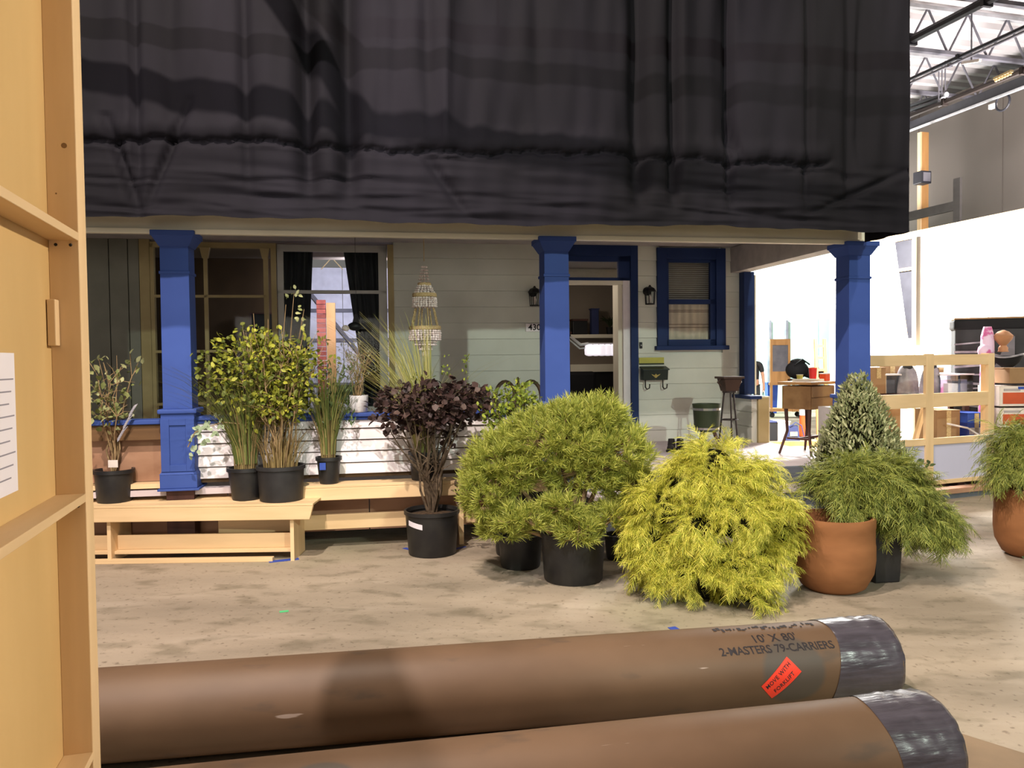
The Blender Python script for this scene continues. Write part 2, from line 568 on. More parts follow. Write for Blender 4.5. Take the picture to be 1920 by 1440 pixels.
def kraft(name, c, c2, marks):
    """brown tube paper with scuffs; marks = [(x, angle-ish y, radius, strength)] worn patches in object space"""
    m, nt, b, N, L = new_mat(name)
    b.inputs['Roughness'].default_value = 0.55
    b.inputs['Specular IOR Level'].default_value = 0.3
    tc = N('ShaderNodeTexCoord')

    def noise(sc, det, st):
        mp = N('ShaderNodeMapping')
        mp.inputs['Scale'].default_value = st
        L(tc.outputs['Object'], mp.inputs[0])
        n = N('ShaderNodeTexNoise')
        n.inputs['Scale'].default_value = sc
        n.inputs['Detail'].default_value = det
        L(mp.outputs[0], n.inputs['Vector'])
        return n.outputs[0]

    def ramp(src, a, ca, z, cz):
        r = N('ShaderNodeValToRGB')
        r.color_ramp.elements[0].position, r.color_ramp.elements[0].color = a, (*ca, 1)
        r.color_ramp.elements[1].position, r.color_ramp.elements[1].color = z, (*cz, 1)
        L(src, r.inputs[0])
        return r.outputs[0]

    out = ramp(noise(3, 5, (0.6, 1, 1)), 0.35, c2, 0.65, c)
    scuff = ramp(noise(5, 9, (0.7, 2, 2)), 0.62, (0, 0, 0), 0.72, (0.55, 0.55, 0.55))
    mx = N('ShaderNodeMix')
    mx.data_type = 'RGBA'
    L(scuff, mx.inputs['Factor'])
    L(out, mx.inputs['A'])
    mx.inputs['B'].default_value = (0.055, 0.040, 0.030, 1)
    out = mx.outputs['Result']
    wh = ramp(noise(3.5, 3, (0.9, 9, 9)), 0.74, (0, 0, 0), 0.76, (0.6, 0.6, 0.6))
    mx = N('ShaderNodeMix')
    mx.data_type = 'RGBA'
    L(wh, mx.inputs['Factor'])
    L(out, mx.inputs['A'])
    mx.inputs['B'].default_value = (0.40, 0.32, 0.27, 1)
    out = mx.outputs['Result']
    for (x, y, z, rx, rad) in marks:
        mp = N('ShaderNodeMapping')
        mp.inputs['Location'].default_value = (-x / rx, -y / rad, -z / rad)
        mp.inputs['Scale'].default_value = (1 / rx, 1 / rad, 1 / rad)
        L(tc.outputs['Object'], mp.inputs[0])
        ln = N('ShaderNodeVectorMath')
        ln.operation = 'LENGTH'
        L(mp.outputs[0], ln.inputs[0])
        r = ramp(ln.outputs['Value'], 0.86, (0.85, 0.85, 0.85), 1.0, (0, 0, 0))
        mx = N('ShaderNodeMix')
        mx.data_type = 'RGBA'
        L(r, mx.inputs['Factor'])
        L(out, mx.inputs['A'])
        mx.inputs['B'].default_value = (0.062, 0.052, 0.043, 1)
        out = mx.outputs['Result']
    L(out, b.inputs['Base Color'])
    return m


M['tape_wrap'] = plain('plastic_end_wrap', (0.062, 0.054, 0.068), 0.30, (0.036, 0.031, 0.039), 12, stretch=(0.4, 3, 3), bump=0.5, spec=0.55)

# ================================================================== SETTING
fl = MB().box(-14, 14, -7, 30, -0.12, 0).build('floor', M['floor'])
fl['kind'] = 'structure'
ce = MB().box(-14, 16, -7, 32, 8.3, 8.4).build('ceiling', M['roof'], rz=0)
ce['kind'] = 'structure'
# corrugation ribs of the roof deck (seen top right), running across the stage
for k in range(34):
    p = Vector((4.4, 14.5, 0)) + SY * (k * 0.42 - 1.5)
    o = spawn('deck_rib', MB().taper(0, 9.5, 0, 0.16, 8.20, 8.31, 0, 0.04).mesh('deck_rib', M['roof']) if k == 0 else rib_mesh, None, Matrix.Identity(4))
    rib_mesh = o.data
    o.parent = ce
    o.matrix_local = Matrix.Translation(p) @ Matrix.Rotation(SA, 4, 'Z')

# right-hand stage wall: flats in front, grey wall behind
WR = at(1712, 200, 20.0)
WR.z = 0
FRT = at(1712, 440, 13.4)
FRT.z = 0
LF = FRT + SY * 2.15


def sstruct(name, mb, mat, loc, kind='structure'):
    o = mb.build(name, mat, None, loc=loc, rz=SA)
    o['kind'] = kind
    return o


wr = sstruct('wall_right', MB().box(0, 0.2, -9, 2.6, 0, 7.75), M['concrete'], WR)
for y0 in (-7.4, -5.0, -2.6, -0.2, 2.2):
    MB().box(-0.012, 0.0, y0, min(y0 + 2.37, 2.6), 0.0, 7.70).build('panel', M['concrete'], wr)
wb = sstruct('wall_back', MB().box(-9.5, 8, 0, 0.2, 0, 7.75), M['white_wall'], WR + SY * 5.2)
for k, x0 in enumerate((-6.4, -5.15, -3.9, -2.65, -1.4, -0.15, 1.1, 2.35)):
    MB().box(x0, x0 + 1.22, -0.10, -0.03, 0.0, 2.8).build('panel', M['mint'], wb)
for x0 in (-0.75, -0.15):
    MB().box(x0 - 0.04, x0 + 0.04, -0.2, -0.1, 0.0, 2.75).build('stile', M['steel'], wb)
# white flats standing along the wall
fw = thing('white_flats', 'long row of tall white painted flats standing against the grey stage wall', 'scenery flat', FRT, SA)
for k in range(7):
    y1 = 2.15 - k * 1.22
    MB().box(0.0, 0.02, y1 - 1.212, y1, 0.02, 3.66).build('panel', M['white_wall'], fw)
MB().box(-0.02, 0.06, -6.3, 2.15, 3.66, 3.70).build('top_rail', M['pine_y'], fw)
MB().box(-0.01, 0.02, 0.12, 0.16, 0.0, 3.66).build('stile', M['pine_z'], fw)
# brace leaning on the flats
br = thing('stage_brace', 'grey triangular jack bracing the white flats beside the drape edge', 'brace', FRT + SX * -0.12 + SY * -0.15, SA)
MB().hexa([(-0.02, -0.02, 1.9), (0.02, -0.02, 1.9), (0.02, 0.1, 1.9), (-0.02, 0.1, 1.9), (-0.02, -0.02, 3.62), (0.02, -0.02, 3.62), (0.02, 0.42, 3.62), (-0.02, 0.42, 3.62)]).build('jack_panel', M['dark_steel'], br)
MB().bar((-0.03, -0.04, 0), (-0.03, -0.04, 3.62), 0.04, 0.05).build('upright', M['pine_z'], br)
MB().bar((-0.03, -0.04, 3.06), (-0.03, 0.36, 3.06), 0.04, 0.05).build('rung', M['pine_y'], br)
MB().bar((-0.03, -0.04, 3.58), (-0.03, 0.42, 3.58), 0.04, 0.05).build('rung', M['pine_y'], br)

# wooden post against the wall, cable coil, dark wall band, wall speaker
p = at(1731, 436, 18.6)
po = thing('wall_post', 'orange toned wooden post rising along the grey wall beside the drape', 'post', (p.x, p.y, 0), SA)
MB().box(-0.09, 0.09, -0.06, 0.06, 0, 6.8).build('timber', M['oak_z'], po)
MB().box(-0.13, -0.09, -0.05, 0.05, 0, 6.8).build('edge_strip', M['pine_z'], po)
p = at(1719, 334, 18.2)
sp = thing('wall_speaker', 'small dark box fixed to the wooden wall post near the drape edge', 'speaker', p, SA)
MB().box(-0.02, 0.26, -0.16, 0.10, -0.14, 0.14).build('cabinet', M['dark_steel'], sp, bevel=0.015)
MB().box(0.02, 0.22, -0.175, -0.16, -0.10, 0.10).build('grille', M['steel'], sp)
p = at(1880, 192, 15.9)
cc = thing('cable_coil', 'loop of cable hanging high on the grey wall under the roof beam', 'cable', p, SA)
MB().tube([(0.0, 0.16 * math.cos(a), 0.16 * math.sin(a)) for a in np.linspace(0, 2 * math.pi, 22)], 0.022, 6).build('loop', M['dark_steel'], cc)
MB().tube([(0, 0.0, 0.16), (0.0, -0.04, 0.34)], 0.015, 5).build('hook', M['dark_steel'], cc)
MB().box(-0.04, 0.04, 0.16, 0.30, -0.05, 0.04).build('connector', M['white_print'], cc)
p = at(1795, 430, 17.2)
dt = thing('conduit', 'dull dark L-shaped band on the upper wall above the white flats', 'conduit', p, SA)  # wide dark L-shaped band on the wall, built as flat boxes
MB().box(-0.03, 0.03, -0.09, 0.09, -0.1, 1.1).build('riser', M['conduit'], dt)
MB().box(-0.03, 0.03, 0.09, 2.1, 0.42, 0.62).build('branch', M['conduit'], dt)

# roof steel
e0 = at(1712, 236, 19.6)
e1 = at(1925, 152, 15.2)
bm = thing('eave_beam', 'dark steel eave beam running along the top of the grey wall', 'beam', (0, 0, 0))
MB().bar(e0 + (e0 - e1) * 0.6, e1 + (e1 - e0) * 0.8, 0.16, 0.2).build('web', M['dark_steel'], bm)
MB().bar(e0 + (e0 - e1) * 0.6 + Vector((-0.1, 0, -0.13)), e1 + (e1 - e0) * 0.8 + Vector((-0.1, 0, -0.13)), 0.06, 0.04).build('flange', M['light_steel'], bm)


def joist(Y0, z1, z2, which):
    c = at(1712, 60, Y0)
    t = thing('roof_joist', which + ' open web roof joist with zigzag bars under the white deck', 'joist', (c.x, c.y, 0), SA, 'steel joists under the roof')
    L0, L1 = -2.5, 6.0
    MB().bar((L0, 0, z1), (L1, 0, z1), 0.09, 0.07).build('bottom_chord', M['steel'], t)
    MB().bar((L0, 0, z2), (L1, 0, z2), 0.10, 0.07).build('top_chord', M['light_steel'], t)
    n = 9
    for k in range(n):
        xa = L0 + (L1 - L0) * k / n
        xm = L0 + (L1 - L0) * (k + 0.5) / n
        xb = L0 + (L1 - L0) * (k + 1) / n
        MB().tube([(xa, 0, z2), (xm, 0, z1)], 0.022, 5).build('web_bar', M['steel'], t)
        MB().tube([(xm, 0, z1), (xb, 0, z2)], 0.022, 5).build('web_bar', M['steel'], t)
    return t


for Y0, w_ in ((12.6, 'topmost and nearest'), (15.0, 'second nearest'), (17.4, 'third nearest'), (19.8, 'lowest and farthest')):
    joist(Y0, 7.35, 8.15, w_)


def pipe(name, lab, a, b, r, mat, cat='pipe', group=None):
    t = thing(name, lab, cat, (0, 0, 0), 0, group)
    a, b = Vector(a), Vector(b)
    MB().tube([a, b], r, 8).build('pipe_run', mat, t)
    n = 4
    for k in range(n):
        c = a.lerp(b, (k + 0.5) / n)
        MB().bar(c - (b - a).normalized() * 0.03, c + (b - a).normalized() * 0.03, r * 2.6, r * 2.6).build('coupling', mat, t)
    return t


def along(px, py, Y, back, fwd):
    c = at(px, py, Y)
    return c - SY * back, c + SY * fwd


pipe('sprinkler_main', 'thick black pipe crossing under the joists in the top corner of the roof', *along(1785, 35, 13.2, 3, 3.2), 0.075, M['dark_steel'])
pipe('sprinkler_branch', 'thin dark pipe slanting below the joists above the eave beam', *along(1830, 92, 14.0, 3, 6), 0.035, M['dark_steel'])
pipe('conduit_run', 'pale conduit running beside the thin dark roof pipe', *along(1812, 108, 14.6, 3, 6), 0.028, M['steel'], 'conduit')
pipe('track_pipe', 'rusty track pipe low under the roof next to the eave beam', *along(1800, 180, 15.5, 4, 3), 0.05, M['iron'])
for k in range(3):
    a = at(1712, 196 + 9 * k, 17.6)
    b = at(1772 - 6 * k, 178 + 9 * k, 16.6)
    t = thing('stored_batten', ['dark lighting batten, uppermost of three stored under the eave by the drape', 'dark lighting batten, middle one of three stored under the eave by the drape', 'dark lighting batten, lowest of three stored under the eave by the drape'][k], 'batten', (0, 0, 0), 0, 'battens under the eave')
    MB().tube([a + (a - b) * 0.6, b], 0.045, 8).build('batten_pipe', M['dark_steel'], t)
    MB().tube([b, b + (b - a).normalized() * 0.05], 0.055, 8).build('end_cap', M['light_steel'], t)
    MB().bar(b + Vector((0, 0, 0.02)), b + Vector((0, 0, 0.7)), 0.02, 0.02).build('hanger', M['steel'], t)
a = at(1805, 118, 14.8)
b = at(1838, 113, 14.4)
fx = thing('roof_light', 'small pale strip light under the roof joists', 'light', (0, 0, 0))
MB().bar(a, b, 0.06, 0.05).build('strip', M['white_print'], fx)
MB().bar(a.lerp(b, 0.5), a.lerp(b, 0.5) + Vector((0, 0, 0.9)), 0.02, 0.02).build('hanger', M['steel'], fx)
a = at(1865, 148, 14.6)
b = at(1897, 133, 14.2)
fx = thing('roof_bulb_strip', 'warm lit row of small bulbs tucked above the eave beam', 'light', (0, 0, 0))
MB().bar(a, b, 0.07, 0.04).build('housing', M['rope'], fx)
for k in range(6):
    c = a.lerp(b, (k + 0.5) / 6) + Vector((0, 0, -0.04))
    MB().ball(c, 0.03, 0.03, 0.03, 6, 4).build('bulb', M['rope'], fx)

# ================================================================== HOUSE SET
PZ = 0.56
WD = 2.5   # depth of the house wall behind the porch front
dk = hstruct('porch_deck', MB().box(-2.2, 6.42, -0.06, 2.56, PZ - 0.05, PZ), M['deck'])
hstruct('trim_1', MB().box(3.25, 6.42, -0.10, -0.06, PZ - 0.09, PZ + 0.004), M['slate'], bevel=0.008)
st = hthing('porch_step', 'pale grey wooden step along the open porch front', 'step', 4.85, -0.36, 0)
MB().box(-1.35, 1.5, -0.02, 0.26, 0.36, 0.40).build('tread', M['deck'], st, bevel=0.008)
MB().box(-1.35, 1.5, 0.0, 0.02, 0.0, 0.36).build('riser', M['slate'], st)
MB().box(-1.35, 1.5, 0.255, 0.275, 0.40, 0.5).build('back_riser', M['slate'], st)
# timber frame under the porch front, plywood infill
fr = hthing('porch_platform_frame', 'pale pine framing and plywood skirting under the porch half wall', 'platform', 0, 0, 0)
MB().box(0.75, 3.12, -0.25, -0.21, 0.445, 0.55).build('rim_board', M['pine_x'], fr, bevel=0.006)
MB().box(0.75, 3.12, -0.25, -0.03, 0.55, 0.575).build('ledge_board', M['pine_x'], fr, bevel=0.004)
MB().box(0.30, 3.12, -0.12, -0.08, 0.17, 0.30).build('lower_stringer', M['pine_x'], fr, bevel=0.006)
MB().box(2.33, 2.37, -0.20, -0.12, 0.0, 0.44).build('stud', M['pine_z'], fr)
for x0 in (-2.1, -0.88, 0.34, 1.56):
    MB().box(x0, x0 + 1.21, 0.16, 0.18, 0.10, 0.50).build('plywood_sheet', M['ply_pink'], fr)
MB().box(-0.11, 0.11, -0.10, 0.10, 0.02, 0.56).build('post_foot', M['dark_wood'], fr)
# half wall with white siding
hw = hstruct('wall_porch', MB().box(0.12, 3.15, 0.0, 0.10, 0.60, 1.13), M['dark_brown'])
for k in range(5):
    z0 = 0.637 + k * 0.1
    MB().hexa([(0.13, -0.026, z0), (3.13, -0.026, z0), (3.13, 0.0, z0), (0.13, 0.0, z0), (0.13, -0.010, z0 + 0.089), (3.13, -0.010, z0 + 0.089), (3.13, 0.0, z0 + 0.089), (0.13, 0.0, z0 + 0.089)]).build('board', M['white_board'], hw)
MB().box(0.12, 3.15, -0.06, 0.14, 1.135, 1.17).build('cap_board', M['blue'], hw, bevel=0.008)
MB().box(0.12, 3.15, -0.035, 0.0, 1.105, 1.135).build('cap_moulding', M['blue'], hw, bevel=0.008)
hl = hstruct('wall_porch_open', MB().box(-2.2, -0.12, 0.06, 0.10, 0.62, 1.10), M['ply_pink'])
MB().box(-2.2, -0.12, -0.02, 0.06, 0.98, 1.105).build('rail_board', M['brown_wood'], hl)
MB().box(-2.2, -0.12, -0.05, 0.14, 1.11, 1.15).build('cap_board', M['blue'], hl, bevel=0.008)
MB().box(-2.2, -0.12, -0.06, 0.08, 0.575, 0.615).build('sill_board', M['pine_x'], hl)


def post(u, lab, ped):
    t = hthing('porch_post', lab, 'post', u, 0, PZ, 'blue porch posts')
    b0 = 0.0
    if ped:
        MB().box(-0.133, 0.133, -0.133, 0.133, 0.0, 0.64).build('pedestal', M['blue'], t, bevel=0.004)
        MB().box(-0.165, 0.165, -0.165, 0.165, 0.0, 0.018).build('base_plate', M['blue'], t, bevel=0.004)
        MB().taper(-0.148, 0.148, -0.148, 0.148, 0.018, 0.135, 0.0, 0.0).build('plinth', M['blue'], t, bevel=0.006)
        MB().taper(-0.15, 0.15, -0.15, 0.15, 0.135, 0.16, -0.015, -0.015).build('plinth_moulding', M['blue'], t)
        # raised stiles and rails leave a recessed panel on the front
        for (x0, x1, z0, z1) in ((-0.133, -0.065, 0.16, 0.60), (0.065, 0.133, 0.16, 0.60), (-0.065, 0.065, 0.16, 0.215), (-0.065, 0.065, 0.545, 0.60)):
            MB().box(x0, x1, -0.147, -0.133, z0, z1).build('panel_frame', M['blue'], t, bevel=0.002)
        MB().box(-0.155, 0.155, -0.155, 0.155, 0.64, 0.68).build('cap_ring', M['blue'], t, bevel=0.012)
        b0 = 0.68
    MB().taper(-0.116, 0.116, -0.116, 0.116, b0, 2.10, -0.004, -0.004).build('shaft', M['blue'], t, bevel=0.003)
    MB().box(-0.122, 0.122, -0.122, 0.122, 1.80, 1.825).build('neck_band', M['blue'], t, bevel=0.004)
    MB().taper(-0.118, 0.118, -0.118, 0.118, 2.03, 2.11, 0.045, 0.045).build('crown_moulding', M['blue'], t)
    MB().box(-0.172, 0.172, -0.172, 0.172, 2.11, 2.155).build('abacus', M['blue'], t, bevel=0.004)
    return t


post(0.0, 'blue square porch post on panelled pedestal at the shrub bench', True)
post(3.25, 'blue square porch post beside the open front door', True)
post(6.255, 'blue square porch post at the open corner by the small desk', True)

hstruct('beam', MB().box(-2.4, 6.36, -0.10, 0.10, 2.715, 3.02), M['cream'], bevel=0.004)
hstruct('trim_2', MB().box(-2.4, 6.36, -0.125, -0.10, 2.69, 2.735), M['cream'], bevel=0.006)
hstruct('beam_side', MB().box(6.16, 6.36, 0.10, 2.62, 2.70, 3.02), M['soffit'])
hstruct('ceiling_porch', MB().box(-2.4, 6.42, -0.1, 2.62, 3.03, 3.07), M['soffit'])

# house wall, clapboards as parts
wf = hstruct('wall_front', MB().box(1.87, 3.93, WD + 0.02, WD + 0.12, PZ, 3.05).box(4.90, 5.20, WD + 0.02, WD + 0.12, PZ, 3.05).box(6.04, 6.40, WD + 0.02, WD + 0.12, PZ, 3.05).box(5.20, 6.04, WD + 0.02, WD + 0.12, PZ, 1.74).box(3.93, 4.90, WD + 0.02, WD + 0.12, 2.9, 3.05), M['sage'])


def board(u0, u1, z0, z1):
    MB().hexa([(u0, WD - 0.020, z0), (u1, WD - 0.020, z0), (u1, WD + 0.02, z0), (u0, WD + 0.02, z0), (u0, WD - 0.004, z1), (u1, WD - 0.004, z1), (u1, WD + 0.02, z1), (u0, WD + 0.02, z1)]).build('board', M['sage'], wf)


z = 0.509
while z < 3.03:
    z0, z1 = max(z, PZ), min(z + 0.193, 3.03)
    board(1.87, 3.93, z0, z1)
    if z1 > 1.78 and z0 < 2.95:
        board(4.90, 5.20, z0, z1)
        board(6.05, 6.40, z0, z1)
    else:
        board(4.90, 6.40, z0, z1)
    z += 0.195

# pilaster and side half wall at the wall's end
pl = hthing('pilaster', 'blue pilaster standing on the cut end of the side half wall', 'pilaster', 6.335, WD - 0.10, PZ)
MB().box(-0.065, 0.075, -0.07, 0.07, 0.58, 2.14).build('shaft', M['blue_trim'], pl, bevel=0.003)
MB().box(0.08, 0.10, -0.07, 0.07, 0.58, 2.10).build('edge_strip', M['cream'], pl)
sw = hstruct('wall_side', MB().box(6.20, 6.36, 1.98, WD, PZ, 1.10), M['sage'])
for k in range(3):
    MB().box(6.19, 6.20, 1.98, WD, PZ + 0.02 + k * 0.18, PZ + 0.19 + k * 0.18).build('board', M['sage'], sw)
MB().box(6.14, 6.30, 1.92, WD - 0.02, 1.10, 1.14).build('cap_board', M['blue_trim'], sw, bevel=0.006)
MB().box(6.26, 6.40, 1.94, 1.98, PZ, 1.12).build('end_stud', M['yellow_trim'], sw)
MB().box(6.36, 6.42, 1.96, WD, PZ, 1.13).build('shingle_edge', M['cream'], sw)
sw2 = hstruct('wall_side_front', MB().box(6.14, 6.30, 0.13, 0.42, PZ, 1.10), M['soffit'])

# ---- big double hung window (window_1)
w1 = hstruct('window_1', MB().box(0.46, 0.52, WD - 0.02, WD + 0.08, 0.95, 3.0).box(1.80, 1.87, WD - 0.03, WD + 0.08, 0.95, 3.0), M['yellow_trim'])
for (x0, x1, z0, z1, nm) in ((0.53, 0.60, 1.0, 2.98, 'sash_stile'), (1.69, 1.79, 1.0, 2.98, 'sash_stile'), (0.53, 1.79, 2.91, 2.99, 'top_rail'), (0.53, 1.79, 2.42, 2.46, 'meeting_rail'), (0.53, 1.79, 0.98, 1.08, 'bottom_rail')):
    MB().box(x0, x1, WD - 0.01, WD + 0.04, z0, z1).build(nm, M['sash'], w1, bevel=0.005)
MB().box(0.60, 1.69, WD + 0.012, WD + 0.016, 2.46, 2.91).build('pane', M['glass'], w1)
MB().box(0.60, 1.69, WD + 0.012, WD + 0.016, 1.08, 2.42).build('pane', M['glass'], w1)
hstruct('wall_under_window', MB().box(-1.6, 1.87, WD + 0.02, WD + 0.10, PZ, 0.98), M['sage'])


def curtain(u0, u1, v0, v1, lab, seed):
    rr = random.Random(seed)
    t = hthing('curtain', lab, 'curtain', 0, WD + 0.14, 0, 'window curtains')
    n, m = 26, 14
    mb = MB()
    for j in range(m + 1):
        s = j / m
        zz = 2.97 - 1.95 * s
        k = min(1, s * 1.15)
        a0, a1 = u0 + (v0 - u0) * k, u1 + (v1 - u1) * k
        for i in range(n + 1):
            q = i / n
            mb.v.append((a0 + (a1 - a0) * q, 0.03 * math.sin(q * 30 + seed) + 0.01 * math.sin(s * 6 + q * 9), zz))
    for j in range(m):
        for i in range(n):
            a = j * (n + 1) + i
            mb.f.append((a, a + 1, a + n + 2, a + n + 1))
    mb.build('cloth', M['curtain'], t, smooth=True)
    MB().tube([(u0 - 0.03, 0, 2.99), (u1 + 0.03, 0, 2.99)], 0.012, 6).build('rod', M['black'], t)


curtain(0.56, 0.93, 0.56, 0.84, 'dark curtain gathered at the shrub side of the tall sash window', 1)
curtain(1.28, 1.74, 1.50, 1.76, 'dark curtain swept aside at the chandelier side of the tall sash window', 2)

# ---- lattice window on the left bay (window_2)
w2 = hstruct('window_2', MB().box(-0.86, -0.82, WD - 0.02, WD + 0.06, 0.95, 2.98).box(-0.86, 0.46, WD - 0.02, WD + 0.06, 2.94, 3.0), M['yellow_trim'])
for (x0, x1, z0, z1, nm) in ((-0.285, -0.245, 1.0, 2.94, 'muntin'), (0.375, 0.43, 1.0, 2.94, 'muntin'), (-0.82, 0.40, 2.37, 2.40, 'muntin'), (-0.82, 0.40, 1.74, 1.77, 'muntin'), (-0.82, 0.40, 1.14, 1.17, 'muntin')):
    MB().box(x0, x1, WD - 0.015, WD + 0.03, z0, z1).build(nm, M['yellow_trim'], w2)
for x0 in (-0.265, 0.395):
    MB().taper(x0 - 0.03, x0 + 0.03, WD - 0.03, WD + 0.03, 2.82, 2.94, 0.025, 0.01).build('bracket', M['yellow_trim'], w2)
for i, (x0, x1) in enumerate(((-0.82, -0.285), (-0.245, 0.375))):
    for (z0, z1) in ((2.40, 2.94), (1.77, 2.37), (1.17, 1.74)):
        MB().box(x0, x1, WD + 0.005, WD + 0.009, z0, z1).build('pane', M['glass'], w2)
rb = hstruct('wall_room_left', MB().box(-2.3, 0.55, 4.3, 4.36, PZ, 3.05), M['dark_brown'])
pc = hthing('framed_picture', 'small dark framed picture behind the lattice window', 'picture', 0.18, 4.22, 1.98)
MB().box(-0.20, 0.20, 0.0, 0.03, 0.0, 0.30).build('print', M['black'], pc)
for (x0, x1, z0, z1) in ((-0.22, 0.22, -0.02, 0.0), (-0.22, 0.22, 0.30, 0.32), (-0.22, -0.20, 0.0, 0.30), (0.20, 0.22, 0.0, 0.30)):
    MB().box(x0, x1, -0.015, 0.03, z0, z1).build('frame', M['dark_wood'], pc)
# ---- vertical boarded wall at the far left of the porch, corner boards
wl = hstruct('wall_left', MB().box(-2.4, -0.86, WD + 0.02, WD + 0.08, PZ, 3.05), M['shiplap'])
for (x0, x1, mt) in ((-2.2, -1.84, 'shiplap'), (-1.83, -1.60, 'shiplap'), (-1.59, -1.30, 'shiplap'), (-1.29, -1.10, 'shiplap'), (-1.088, -0.98, 'shiplap'), (-0.975, -0.865, 'yellow_trim')):
    MB().box(x0, x1, WD - 0.012, WD + 0.02, PZ, 3.03).build('board', M[mt], wl, bevel=0.003)

# ---- front door opening (door_1)
d1 = hstruct('door_1', MB().box(4.81, 4.905, WD - 0.05, WD + 0.04, PZ, 3.03).box(3.86, 3.955, WD - 0.05, WD + 0.04, PZ, 3.03).box(3.955, 4.81, WD - 0.05, WD + 0.04, 2.90, 3.03), M['blue_trim'], bevel=0.003)
MB().box(4.66, 4.81, WD - 0.02, WD + 0.05, 2.60, 2.90).build('transom_stile', M['blue_trim'], d1)
MB().box(3.955, 4.81, WD - 0.02, WD + 0.05, 2.83, 2.90).build('transom_rail', M['blue_trim'], d1)
MB().box(3.955, 4.81, WD - 0.02, WD + 0.05, 2.595, 2.63).build('transom_bar', M['blue_trim'], d1)
MB().box(3.955, 4.66, WD + 0.0, WD + 0.006, 2.63, 2.83).build('pane', M['clear'], d1)
MB().box(3.955, 4.72, WD + 0.0, WD + 0.10, 2.545, 2.595).build('head_jamb', M['cream'], d1)
MB().box(4.72, 4.81, WD - 0.01, WD + 0.06, PZ, 2.60).build('jamb', M['white_board'], d1)
MB().box(4.665, 4.72, WD + 0.03, WD + 0.25, PZ, 2.60).build('jamb', M['cream'], d1)
MB().box(3.955, 4.02, WD + 0.0, WD + 0.2, PZ, 2.60).build('jamb', M['cream'], d1)
MB().box(3.95, 4.72, WD - 0.04, WD + 0.16, PZ, PZ + 0.03).build('threshold', M['oak'], d1)
# ---- room behind the door
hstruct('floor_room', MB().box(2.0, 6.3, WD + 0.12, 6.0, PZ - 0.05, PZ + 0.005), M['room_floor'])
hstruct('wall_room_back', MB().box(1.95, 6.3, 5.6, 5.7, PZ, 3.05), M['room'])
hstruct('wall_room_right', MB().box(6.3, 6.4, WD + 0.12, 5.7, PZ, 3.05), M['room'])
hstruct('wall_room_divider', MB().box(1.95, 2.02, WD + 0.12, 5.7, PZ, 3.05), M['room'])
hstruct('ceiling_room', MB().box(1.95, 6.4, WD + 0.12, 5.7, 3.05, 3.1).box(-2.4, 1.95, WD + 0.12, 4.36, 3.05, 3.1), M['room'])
fp = hthing('fireplace', 'pale mantel and fireplace surround inside the dark front room', 'fireplace', 5.25, 5.0, PZ)
MB().box(-0.75, 0.75, 0.1, 0.6, 0.0, 1.38).build('chimney_breast', M['room'], fp)
MB().box(-0.85, 0.85, -0.08, 0.6, 1.38, 1.44).build('mantel_shelf', M['cream'], fp, bevel=0.01)
MB().box(-0.58, -0.44, 0.0, 0.1, 0.0, 0.85).build('surround_leg', M['cream'], fp)
MB().box(0.44, 0.58, 0.0, 0.1, 0.0, 0.85).build('surround_leg', M['cream'], fp)
MB().box(-0.58, 0.58, 0.0, 0.1, 0.85, 0.97).build('surround_lintel', M['cream'], fp)
MB().box(-0.44, 0.44, 0.06, 0.1, 0.0, 0.85).build('firebox', M['black'], fp)
mz = PZ + 1.44
v = hthing('mantel_vase', 'tall dark blue square vase on the mantel', 'vase', 5.12, 5.2, mz)
MB().box(-0.06, 0.06, -0.06, 0.06, 0.0, 0.40).build('body', M['navy'], v, bevel=0.01)
MB().box(-0.07, 0.07, -0.07, 0.07, 0.40, 0.42).build('lip', M['navy'], v)
v = hthing('mantel_box', 'dark box on the mantel beside the tall vase', 'box', 4.86, 5.2, mz)
MB().box(-0.12, 0.12, -0.1, 0.1, 0.0, 0.22).build('body', M['black'], v, bevel=0.008)
MB().box(-0.13, 0.13, -0.11, 0.11, 0.22, 0.25).build('lid', M['dark_wood'], v)
v = hthing('mantel_books', 'low dark stack at the open end of the mantel', 'stack', 4.60, 5.2, mz)
MB().box(-0.12, 0.12, -0.1, 0.1, 0.0, 0.05).build('lower_book', M['dark_wood'], v)
MB().box(-0.10, 0.11, -0.09, 0.09, 0.05, 0.10).build('upper_book', M['black'], v)
v = hthing('mantel_plant', 'small dark leafy plant on the mantel near the door jamb', 'plant', 5.38, 5.2, mz)
MB().lathe([(0.05, 0), (0.07, 0.12)], 10).build('pot', M['black'], v)
mb = MB()
for k in range(16):
    a = k * 2.4
    mb.tube([(0, 0, 0.12), (0.08 * math.cos(a), 0.08 * math.sin(a), 0.24), (0.17 * math.cos(a), 0.17 * math.sin(a), 0.22 + 0.05 * (k % 3))], [0.008, 0.014, 0.002], 4)
mb.build('leaves', M['olive'], v, kind='stuff')
v = hthing('armchair', 'dark low armchair inside the front room', 'armchair', 4.55, 4.2, PZ + 0.005)
MB().box(-0.38, 0.38, -0.36, 0.36, 0.12, 0.42).build('seat', M['fabric_black'], v, bevel=0.04)
MB().box(-0.38, 0.38, 0.24, 0.40, 0.40, 0.86).build('backrest', M['fabric_black'], v, bevel=0.05)
MB().box(-0.46, -0.34, -0.36, 0.36, 0.12, 0.60).build('armrest', M['fabric_black'], v, bevel=0.04)
MB().box(0.34, 0.46, -0.36, 0.36, 0.12, 0.60).build('armrest', M['fabric_black'], v, bevel=0.04)
for sx in (-0.38, 0.38):
    for sy in (-0.3, 0.3):
        MB().box(sx - 0.03, sx + 0.03, sy - 0.03, sy + 0.03, 0, 0.12).build('leg', M['dark_wood'], v)
